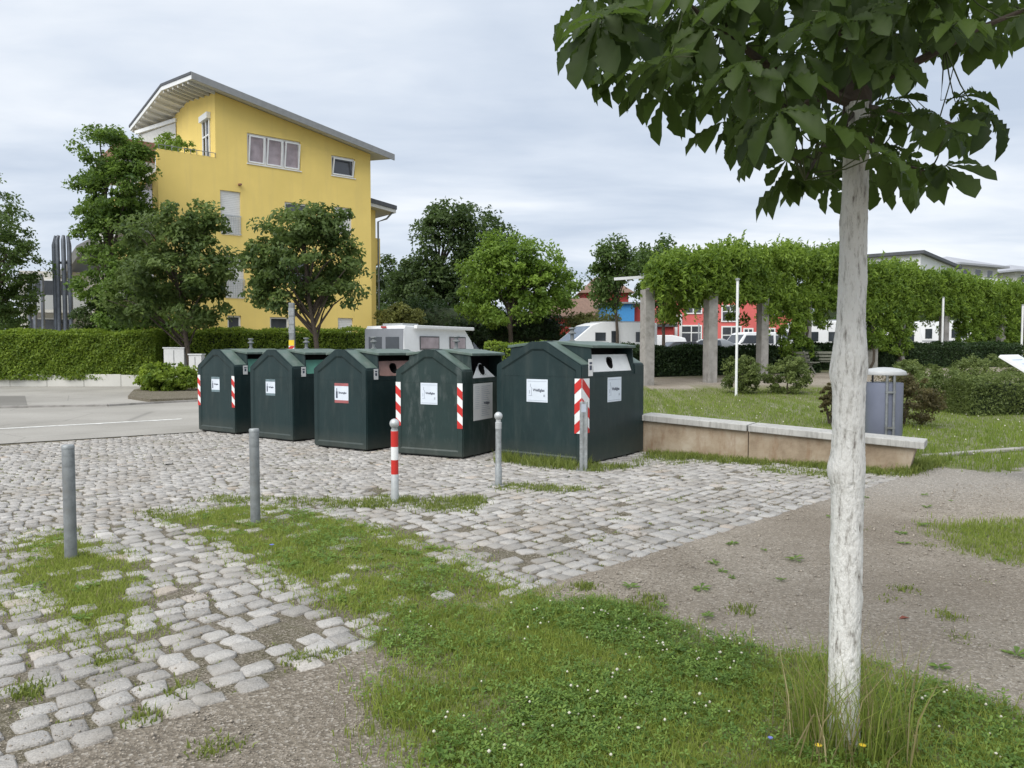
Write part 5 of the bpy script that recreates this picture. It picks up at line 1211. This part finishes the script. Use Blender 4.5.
o = MB().box(-.078, .078, -.076, -.071, 1.05, 1.715).build('red_board', M['paper'], e); stripes(o, ('y', -.0762), -.078, .078, 1.06, 1.71, 1)
e = empty('flower_trough', (X_at(322, 24), 24, 0), label='pale low planter edge seen above the third container', cat='planter'); MB().box(-1.6, 1.6, -.2, .2, 1.35, 1.46).build('rim', M['cream'], e, bevel=.02); MB().box(-1.5, 1.5, -.15, .15, 0, 1.349).build('trough', M['concrete'], e)

# ------------------------------------------------------------------ vehicles (x across, y forward)
def vehicle(name, label, cat, loc, rot, L, Wd, prof, paint, side=(), endpanels=(), wheels=(.2, .8), wr=.33, taper=.12, belt=.95, extra=None):
    e = empty(name, loc, rot, label=label, cat=cat)
    def hw(z): return Wd/2*(1-taper*max(0, z-belt)/1.2)
    m = MB(); n_ = len(prof)
    a = [(-hw(z), y*L-L/2, z) for y, z in prof]; b = [(hw(z), y*L-L/2, z) for y, z in prof]
    m.add(a+b, [tuple(range(n_)), tuple(range(n_, 2*n_))[::-1]]+[(i, n_+i, n_+(i+1) % n_, (i+1) % n_) for i in range(n_)])
    m.build('body', paint, e, bevel=.05, seg=3, smooth=True)
    for q in side:
        for sx in (-1, 1):
            MB().add([(sx*(hw(z)+.004), y*L-L/2, z) for y, z in q]+[(sx*(hw(z)-.03), y*L-L/2, z) for y, z in q], [tuple(range(len(q))), tuple(range(len(q), 2*len(q)))[::-1]]+[(i, (i+1) % len(q), len(q)+(i+1) % len(q), len(q)+i) for i in range(len(q))]).build('side_window', M['car_glass'], e)
    for nm_, i, x0, x1, t0, t1, mt_ in endpanels:          # panel on profile edge i
        (y0, z0), (y1, z1) = prof[i], prof[(i+1) % n_]; P0 = Vector((0, y0*L-L/2, z0)); P1 = Vector((0, y1*L-L/2, z1)); A_, B_ = P0.lerp(P1, t0), P0.lerp(P1, t1)
        d_ = (P1-P0).normalized(); nn_ = Vector((0, d_.z, -d_.y)); 
        if nn_.y*((P0.y+P1.y)/2) < 0: nn_ = -nn_
        xa, xb = x0*Wd/2, x1*Wd/2; kk = hw(B_.z)/hw(A_.z)
        vs = [Vector((xa, A_.y, A_.z)), Vector((xb, A_.y, A_.z)), Vector((xb*kk, B_.y, B_.z)), Vector((xa*kk, B_.y, B_.z))]
        MB().add([v+nn_*.006 for v in vs]+[v-nn_*.02 for v in vs], [(0,1,2,3),(7,6,5,4),(0,4,5,1),(1,5,6,2),(2,6,7,3),(3,7,4,0)]).build(nm_, mt_, e)
    for wy_ in wheels:
        for sx in (-1, 1):
            w_ = empty('wheel', (sx*(Wd/2-.12), wy_*L-L/2, wr)); w_.parent = e
            MB().tube([(-.11,0,0),(.11,0,0)], wr, 20).build('tyre', M['tyre'], w_, bevel=.02, smooth=True); MB().tube([(sx*.1,0,0),(sx*.122,0,0)], [wr*.62, wr*.55], 14).build('rim', M['galv_light'], w_)
    [MB().box(-Wd/2+.05, Wd/2-.05, s_*(L/2)-.06, s_*(L/2)+.06, .32, .55).build('bumper', M['plastic'], e, bevel=.03) for s_ in (-1, 1)]
    if extra: extra(e, hw)
    return e
# camper van behind the containers: grey rear, awning on the roof
vp = [(0, .35), (1, .35), (1, .95), (.88, 1.35), (.80, 2.1), (.72, 2.55), (.02, 2.62), (0, 2.45)]
def cx(e, hw):
    MB().box(1.00, 1.16, -2.35, 1.75, 2.50, 2.64).build('awning_case', M['white_paint'], e, bevel=.03)
    MB().box(-.95, .95, -2.96, -2.915, 1.1, 2.50).build('rear_doors', M['car_grey'], e, bevel=.01)
    for a_ in (-.75, .1): w_ = MB().box(a_, a_+.66, -2.972, -2.962, 1.62, 2.18).build('rear_window', M['car_glass'], e, bevel=.004)
    MB().box(-.12, .12, -2.98, -2.93, 2.53, 2.60).build('brake_light', M['lamp_red'], e)
    for a_ in (-.93, .80): MB().box(a_, a_+.13, -2.985, -2.962, .9, 1.35).build('tail_lamp', M['lamp_red'], e)
    MB().box(-.5, .5, -2.4, -1.4, 2.62, 2.72).build('roof_vent', M['galv_light'], e)
    for ya, yb in ((-1.9, -.7), (.15, 1.25)):
        w_ = MB().box(hw(2)+.006, hw(2)+.03, ya-.05, yb+.05, 1.68, 2.22).build('window_frame', M['plastic'], e, bevel=.004); MB().box(hw(2)+.031, hw(2)+.036, ya, yb, 1.73, 2.17).build('pane', M['curtain'], w_)
vehicle('camper_van', 'white camper van with grey rear doors and roof awning behind the middle containers', 'camper van', (X_at(429, 32.2), 32.2, -.10), R(-30), 5.9, 2.05, vp, M['car_white'], [[(.83,1.4),(.93,1.4),(.87,1.85),(.83,2.0)]], [('windscreen', 3, -.85, .85, .08, .9, M['glass_blue'])], extra=cx, taper=.05)
# coachbuilt camper in the car park, nose to the left
vq = [(0, .4), (1, .4), (1, 1.15), (.95, 1.45), (.72, 2.55), (.62, 2.72), (0, 2.72)]
def cq(e, hw):
    for ya, yb, za, zb_ in ((-2.6, -1.6, 1.55, 2.15), (-.35, .1, 1.5, 2.2), (.5, 1.2, 1.6, 2.1)):
        for sx in (-1, 1):
            w_ = MB().box(min(sx*(hw(2)+.004), sx*(hw(2)+.03)), max(sx*(hw(2)+.004), sx*(hw(2)+.03)), ya, yb, za, zb_).build('side_window', M['car_glass'], e)
    for sx in (-1, 1): MB().box(min(sx*(hw(2)+.004), sx*(hw(2)+.012)), max(sx*(hw(2)+.004), sx*(hw(2)+.012)), -2.9, 2.2, 1.28, 1.36).build('grey_stripe', M['car_silver'], e)
    MB().box(-.9, .9, -2, .5, 2.72, 2.80).build('roof_rack', M['galv_light'], e)
vehicle('motorhome', 'white motorhome parked behind the roof of the largest container', 'motorhome', (X_at(604, 47), 47, .83-.35), R(112), 6.3, 2.2, vq, M['car_white'], (), [('windscreen', 3, -.9, .9, .05, .95, M['glass_blue'])], extra=cq, taper=.03)
# minibus
vm = [(0, .35), (1, .35), (1, .9), (.93, 1.08), (.80, 1.85), (.74, 1.95), (.02, 1.95), (0, 1.75)]
vehicle('minibus', 'white minibus with dark windows behind the low hedge and pergola', 'minibus', (X_at(756, 55), 55, .83), R(106), 4.9, 1.95, vm, M['car_white'], [[(.06,1.15),(.30,1.15),(.30,1.72),(.07,1.72)], [(.34,1.15),(.56,1.15),(.56,1.72),(.34,1.72)], [(.60,1.15),(.86,1.15),(.79,1.72),(.60,1.72)]],
        [('windscreen', 3, -.88, .88, .08, .9, M['car_glass']), ('rear_window', 7, -.8, .8, .3, .7, M['car_glass'])])
vs_ = [(0, .35), (1, .35), (1, .75), (.78, .95), (.60, 1.42), (.25, 1.45), (.04, 1.0), (0, .85)]
vehicle('parked_car', 'silver grey car between the pergola pillars, left of the white minibus', 'car', (X_at(706, 52), 52, .83), R(80), 4.3, 1.75, vs_, M['car_silver'], [[(.28,.98),(.48,.98),(.48,1.34),(.30,1.34)], [(.51,.98),(.72,.98),(.60,1.34),(.51,1.34)]], [('windscreen', 3, -.85, .85, .1, .9, M['car_glass']), ('rear_window', 5, -.8, .8, .1, .9, M['car_glass']), ('headlight', 2, -.95, -.55, .0, .4, M['lamp_clear']), ('headlight', 2, .55, .95, .0, .4, M['lamp_clear'])], taper=.25)
vehicle('parked_car', 'dark car with a red tail lamp just left of the silver car', 'car', (X_at(676, 50), 50, .83-.2), R(100), 4.0, 1.7, vs_, M['car_dark'], [[(.28,.98),(.48,.98),(.48,1.34),(.30,1.34)], [(.51,.98),(.72,.98),(.60,1.34),(.51,1.34)]], [('windscreen', 3, -.85, .85, .1, .9, M['car_glass']), ('tail_lamp', 6, -.95, .95, .0, .5, M['lamp_red'])], taper=.25)
vehicle('covered_trailer', 'white rounded covered trailer right of the first pergola pillar', 'trailer', (X_at(660, 54), 54, .60), R(88), 3.6, 2.0, [(0, .5), (1, .5), (1, 1.2), (.92, 1.75), (.7, 1.95), (.3, 1.95), (.06, 1.75), (0, 1.2)], M['car_white'], (), (), wheels=(.5,), extra=lambda e, hw: MB().bar((0, 1.8, .5), (0, 2.8, .45), .08, .08).build('drawbar', M['galv_dull'], e))
vc = [(0, .5), (1, .5), (1, 1.2), (.94, 2.3), (.85, 2.55), (.12, 2.55), (.03, 2.3), (0, 1.4)]
def cv(e, hw):
    for sx in (-1, 1):
        for a_, b_ in ((-2.2, -1.1), (-.4, .5), (1.2, 2.1)): MB().box(min(sx*(hw(1.6)+.004), sx*(hw(1.6)+.02)), max(sx*(hw(1.6)+.004), sx*(hw(1.6)+.02)), a_, b_, 1.25, 1.85).build('side_window', M['car_glass'], e)
    MB().bar((0, 2.8, .5), (0, 3.9, .45), .1, .1).build('drawbar', M['galv_dull'], e); MB().box(-.4, .4, -.6, .2, 2.55, 2.66).build('roof_hatch', M['galv_light'], e)
vehicle('caravan', 'white caravan between the pergola post and the white trunk', 'caravan', (X_at(826, 50), 50, .83), R(98), 5.6, 2.2, vc, M['car_white'], (), [('end_window', 2, -.7, .7, .1, .6, M['car_glass'])], wheels=(.48,), extra=cv, taper=.05)
vehicle('caravan', 'white caravan seen just right of the whitewashed trunk', 'caravan', (X_at(874, 52), 52, .83), R(75), 5.4, 2.2, vc, M['car_white'], (), [('end_window', 2, -.7, .7, .1, .6, M['car_glass'])], wheels=(.48,), extra=cv, taper=.05)
vehicle('motorhome', 'white motorhome nose glimpsed between the hanging vines left of the slim pole', 'motorhome', (X_at(922, 56), 56, .83), R(75), 6.0, 2.2, vq, M['car_white'], (), [('windscreen', 3, -.85, .85, .1, .95, M['car_glass'])], extra=cq, taper=.03)
vehicle('parked_car', 'white car seen far off below the vines right of the pole', 'car', (X_at(957, 62), 62, .83), R(85), 4.3, 1.75, vs_, M['car_white'], [[(.28,.98),(.48,.98),(.48,1.34),(.30,1.34)], [(.51,.98),(.72,.98),(.60,1.34),(.51,1.34)]], [('windscreen', 3, -.85, .85, .1, .9, M['car_glass'])], taper=.25)

# ------------------------------------------------------------------ coloured buildings behind the car park
def house_box(name, label, cat, px0, px1, Y, pytop, depth, mat, roof=None, rh=.25, over=.3, z0=.7):
    xa, xb = X_at(px0, Y), X_at(px1, Y); zt = at(px0, pytop, Y).z; e = empty(name, ((xa+xb)/2, Y, z0), label=label, cat=cat); hw_ = (xb-xa)/2
    MB().box(-hw_, hw_, 0, depth, 0, zt-z0).build('wall', mat, e)
    if roof: MB().box(-hw_-over, hw_+over, -over, depth+over, zt-z0+.002, zt-z0+rh).build('roof', roof, e, bevel=.03)
    return e, hw_, zt-z0
def bwin(e, cx_, z0, z1, w_, cross=True):
    f = MB().box(cx_-w_/2, cx_+w_/2, -.07, -.003, z0, z1).build('window', M['white_paint'], e)
    zc = z0+(z1-z0)*.62
    m = MB()
    for a_, b_ in ((cx_-w_/2+.12, cx_-.05), (cx_+.05, cx_+w_/2-.12)):
        m.box(a_, b_, -.085, -.072, z0+.12, zc-.05); m.box(a_, b_, -.085, -.072, zc+.05, z1-.12)
    m.build('pane', M['glass'], f)
e, h_, t_ = house_box('red_building', 'long red rendered building with white framed windows behind the pergola', 'building', 672, 792, 68, 292, 9, M['redwall'], M['slate'])
for px, py0, py1, w_ in ((691, 325, 345, 1.9), (730, 305, 322, 1.6), (731, 326, 350, 1.8), (748, 328, 340, .9), (770, 328, 340, .9), (708, 328, 340, .9), (693, 300, 314, 1.6), (775, 304, 316, 1.4)):
    c_ = at(px, py1, 68); d_ = at(px, py0, 68); bwin(e, c_.x-e.location.x, c_.z-.7, d_.z-.7, w_)
for px in (675.5, 680): m = MB().box(X_at(px, 68)-e.location.x-.12, X_at(px, 68)-e.location.x+.12, -.12, -.004, 0, t_-2).build('pilaster', M['white_wall'], e)
e, h_, t_ = house_box('dark_red_annex', 'dark red low annex left of the red building', 'building', 640, 673, 66, 327, 6, M['redwall_dark'], M['slate'])
bwin(e, -.6, 1.0, 1.9, 1.0); MB().box(.4, 1.3, -.05, -.003, 0, 2.0).build('door', M['plastic'], e)
e, h_, t_ = house_box('blue_building', 'bright blue building beside the red ones', 'building', 606, 634, 64, 304, 6, M['bluewall'], M['galv_dull'], .15)
bwin(e, -.5, 1.2, 2.3, 1.0)
e, h_, t_ = house_box('red_building', 'upper red wall right of the blue building', 'building', 632, 650, 65, 304, 6, M['redwall_dark'], M['slate'], .15); bwin(e, -.3, 2.4, 3.2, .7); MB().box(-.75, .1, -.05, -.003, 1.4, 2.1).build('orange_sign', M['yellow_petal'], e)
e, h_, t_ = house_box('red_house', 'dark red house with a brown hipped roof left of the blue building', 'house', 584, 628, 80, 293, 6, M['redwall_dark'])
hw_ = h_+.6; MB().add([(-hw_, -.6, t_), (hw_, -.6, t_), (hw_, 6.6, t_), (-hw_, 6.6, t_), (-hw_*.3, 3, t_+1.9), (hw_*.3, 3, t_+1.9)], [(0,1,5,4),(1,2,5),(2,3,4,5),(3,0,4),(3,2,1,0)]).build('roof', M['brownroof'], e)
bwin(e, -.8, t_-1.7, t_-.6, 1.0)
e, h_, t_ = house_box('brown_roofed_hall', 'long low hall with brown tiled roof behind the bright green tree', 'building', 535, 606, 70, 316, 6, M['redwall_dark'])
MB().add([(-h_-.4, -.5, t_), (h_+.4, -.5, t_), (h_+.4, 4, t_+1.9), (-h_-.4, 4, t_+1.9), (-h_-.4, -.5, t_-.15), (h_+.4, -.5, t_-.15), (h_+.4, 8, t_-.15), (-h_-.4, 8, t_-.15)], [(0,1,2,3),(4,5,1,0),(5,6,2,1),(7,4,0,3),(6,7,3,2),(7,6,5,4)]).build('roof', M['brownroof'], e); bwin(e, 1.5, .8, 1.8, 1.2)
e, h_, t_ = house_box('red_shed', 'bright red boarded shed in front of the brown roofed hall', 'shed', 516, 563, 56, 326, 4, M['redwall_dark'], M['slate'], .12, z0=0)
m = MB(); [m.box(1.1+k_*.2, 1.26+k_*.2, -.04, -.003, .1, t_-.05) for k_ in range(3)]; m.build('red_boards', M['redshed'], e); MB().box(-1.2, .2, -.04, -.003, 0, 2.0).build('shed_door', M['redshed'], e)

# ------------------------------------------------------------------ pale houses on the right skyline
cA, cB, cC = Vector((50.75, 95)), Vector((65.6, 112.6)), Vector((46.25, 98.8))
u_ = (cB-cA); LA = u_.length; u_ /= LA; ang = math.atan2(u_.y, u_.x)
e = empty('white_house', (cA.x, cA.y, .8), ang, label='white modern house with dark flat roof edge on the right skyline', cat='house')
zt = at(918, 254, 95).z-.8
MB().box(0, LA, 0, 5.9*2, 0, zt).build('wall', M['white_wall'], e)
MB().box(-.6, LA+.6, -.5, 12.3, zt+.003, zt+.4).build('roof', M['slate'], e)
for sx in (6, 12, 18): f = MB().box(sx, sx+1.6, -.06, -.003, zt-3.2, zt-1.6).build('window', M['white_paint'], e); MB().box(sx+.1, sx+1.5, -.075, -.062, zt-3.1, zt-1.7).build('pane', M['glass'], f)
MB().box(-.06, -.003, 2, 9, zt-2.4, zt-.8).build('ribbon_window', M['glass'], e)
def hip(label, pxc, Y, pye, pya, hw_, dp, wallm, rot):
    x_ = X_at(pxc, Y); e = empty('hipped_roof_house', (x_, Y, .8), R(rot), label=label, cat='house'); ze, za = at(pxc, pye, Y).z-.8, at(pxc, pya, Y).z-.8
    MB().box(-hw_, hw_, 0, dp, 0, ze).build('wall', wallm, e); k = 1.2
    MB().add([(-hw_-k, -k, ze+.01), (hw_+k, -k, ze+.01), (hw_+k, dp+k, ze+.01), (-hw_-k, dp+k, ze+.01), (-hw_-k, -k, ze+.3), (hw_+k, -k, ze+.3), (hw_+k, dp+k, ze+.3), (-hw_-k, dp+k, ze+.3), (0, dp/2, za)], [(3,2,1,0),(0,1,5,4),(1,2,6,5),(2,3,7,6),(3,0,4,7),(4,5,8),(5,6,8),(6,7,8),(7,4,8)]).build('roof', M['greyroof'], e)
    for sx in (-hw_*.6, 0, hw_*.6): f = MB().box(sx-.8, sx+.8, -.06, -.003, ze-2.4, ze-.3).build('window', M['white_paint'], e); MB().box(sx-.7, sx+.7, -.08, -.062, ze-2.3, ze-.4).build('pane', M['glass'], f)
    b_ = MB().box(-hw_-.8, hw_+.8, -1.4, -.1, ze-3.0, ze-2.7).build('balcony', M['white_wall'], e); MB().box(-hw_-.8, hw_+.8, -1.42, -1.36, ze-2.7, ze-1.8).build('balcony_rail', M['white_wall'], b_)
hip('pale house with grey hipped roof beside the white house on the skyline', 975, 118, 267, 253, 5.2, 10, M['pale_wall'], 28)
hip('grey roofed house cut off by the right edge of the photo on the skyline', 1032, 128, 273, 262, 4.6, 9, M['pale_wall'], 20)

# ------------------------------------------------------------------ sky, sun, camera
w = bpy.data.worlds.new('World'); S.world = w; w.use_nodes = True; nt = w.node_tree; nt.nodes.clear(); N = nt.nodes.new; Lk = nt.links.new
SUN_EL, SUN_AZ = R(52), R(215)      # azimuth clockwise from +Y
out = N('ShaderNodeOutputWorld'); bg = N('ShaderNodeBackground'); Lk(bg.outputs[0], out.inputs[0]); bg.inputs[1].default_value = .090
sk = N('ShaderNodeTexSky'); sk.sky_type = 'NISHITA'; sk.sun_disc = False; sk.sun_elevation = SUN_EL; sk.sun_rotation = SUN_AZ; sk.dust_density = 2.0
tc = N('ShaderNodeTexCoord'); sx = N('ShaderNodeSeparateXYZ'); Lk(tc.outputs['Generated'], sx.inputs[0])
def mth(op, a, b=None):
    q = N('ShaderNodeMath'); q.operation = op
    for i, v in enumerate((a, b)):
        if v is None: continue
        if isinstance(v, (int, float)): q.inputs[i].default_value = v
        else: Lk(v, q.inputs[i])
    return q.outputs[0]
zz = mth('ADD', mth('MAXIMUM', sx.outputs[2], 0), .14); cb_ = N('ShaderNodeCombineXYZ'); Lk(mth('DIVIDE', sx.outputs[0], zz), cb_.inputs[0]); Lk(mth('DIVIDE', sx.outputs[1], zz), cb_.inputs[1])
def nz2(scale, det, rough, dist, sc_):
    mp = N('ShaderNodeMapping'); mp.inputs['Scale'].default_value = sc_; mp.inputs['Rotation'].default_value = (0, 0, R(-12)); Lk(cb_.outputs[0], mp.inputs[0])
    q = N('ShaderNodeTexNoise'); q.inputs['Scale'].default_value = scale; q.inputs['Detail'].default_value = det; q.inputs['Roughness'].default_value = rough; q.inputs['Distortion'].default_value = dist; Lk(mp.outputs[0], q.inputs['Vector']); return q.outputs['Fac']
n1 = nz2(.8, 6, .5, .4, (.7, 1.15, 1)); n2 = nz2(3.2, 5, .55, .3, (.6, 1.3, 1))
mixn = mth('ADD', mth('MULTIPLY', n1, .82), mth('MULTIPLY', n2, .18))
cr = N('ShaderNodeValToRGB'); el = cr.color_ramp.elements; el[0].position = .38; el[0].color = (4.3, 4.95, 5.95, 1); el[1].position = .62; el[1].color = (7.3, 7.6, 8.0, 1); k_ = el.new(.5); k_.color = (5.6, 6.15, 6.95, 1); Lk(mixn, cr.inputs[0])
mx = N('ShaderNodeMix'); mx.data_type = 'RGBA'; mx.inputs[0].default_value = .93; Lk(sk.outputs[0], mx.inputs[6]); Lk(cr.outputs[0], mx.inputs[7]); Lk(mx.outputs[2], bg.inputs[0])
sd = bpy.data.lights.new('sun', 'SUN'); sd.energy = 2.6; sd.angle = R(60); sd.color = (1, .97, .92); so = bpy.data.objects.new('sun', sd); COL.objects.link(so)
dv = Vector((math.sin(SUN_AZ)*math.cos(SUN_EL), math.cos(SUN_AZ)*math.cos(SUN_EL), math.sin(SUN_EL))); so.rotation_euler = dv.to_track_quat('Z', 'Y').to_euler(); so.location = (0, 0, 40)
cd = bpy.data.cameras.new('camera'); cd.sensor_width = 36; cd.lens = 36*F/1024; cd.clip_end = 2000; cd.clip_start = .05; co_ = bpy.data.objects.new('camera', cd); COL.objects.link(co_)
co_.location = (0, 0, EYE); co_.rotation_euler = (math.pi/2-TH, 0, 0); S.camera = co_
S.view_settings.view_transform = 'Standard'; S.view_settings.look = 'None'; S.view_settings.exposure = .60; S.view_settings.gamma = 1
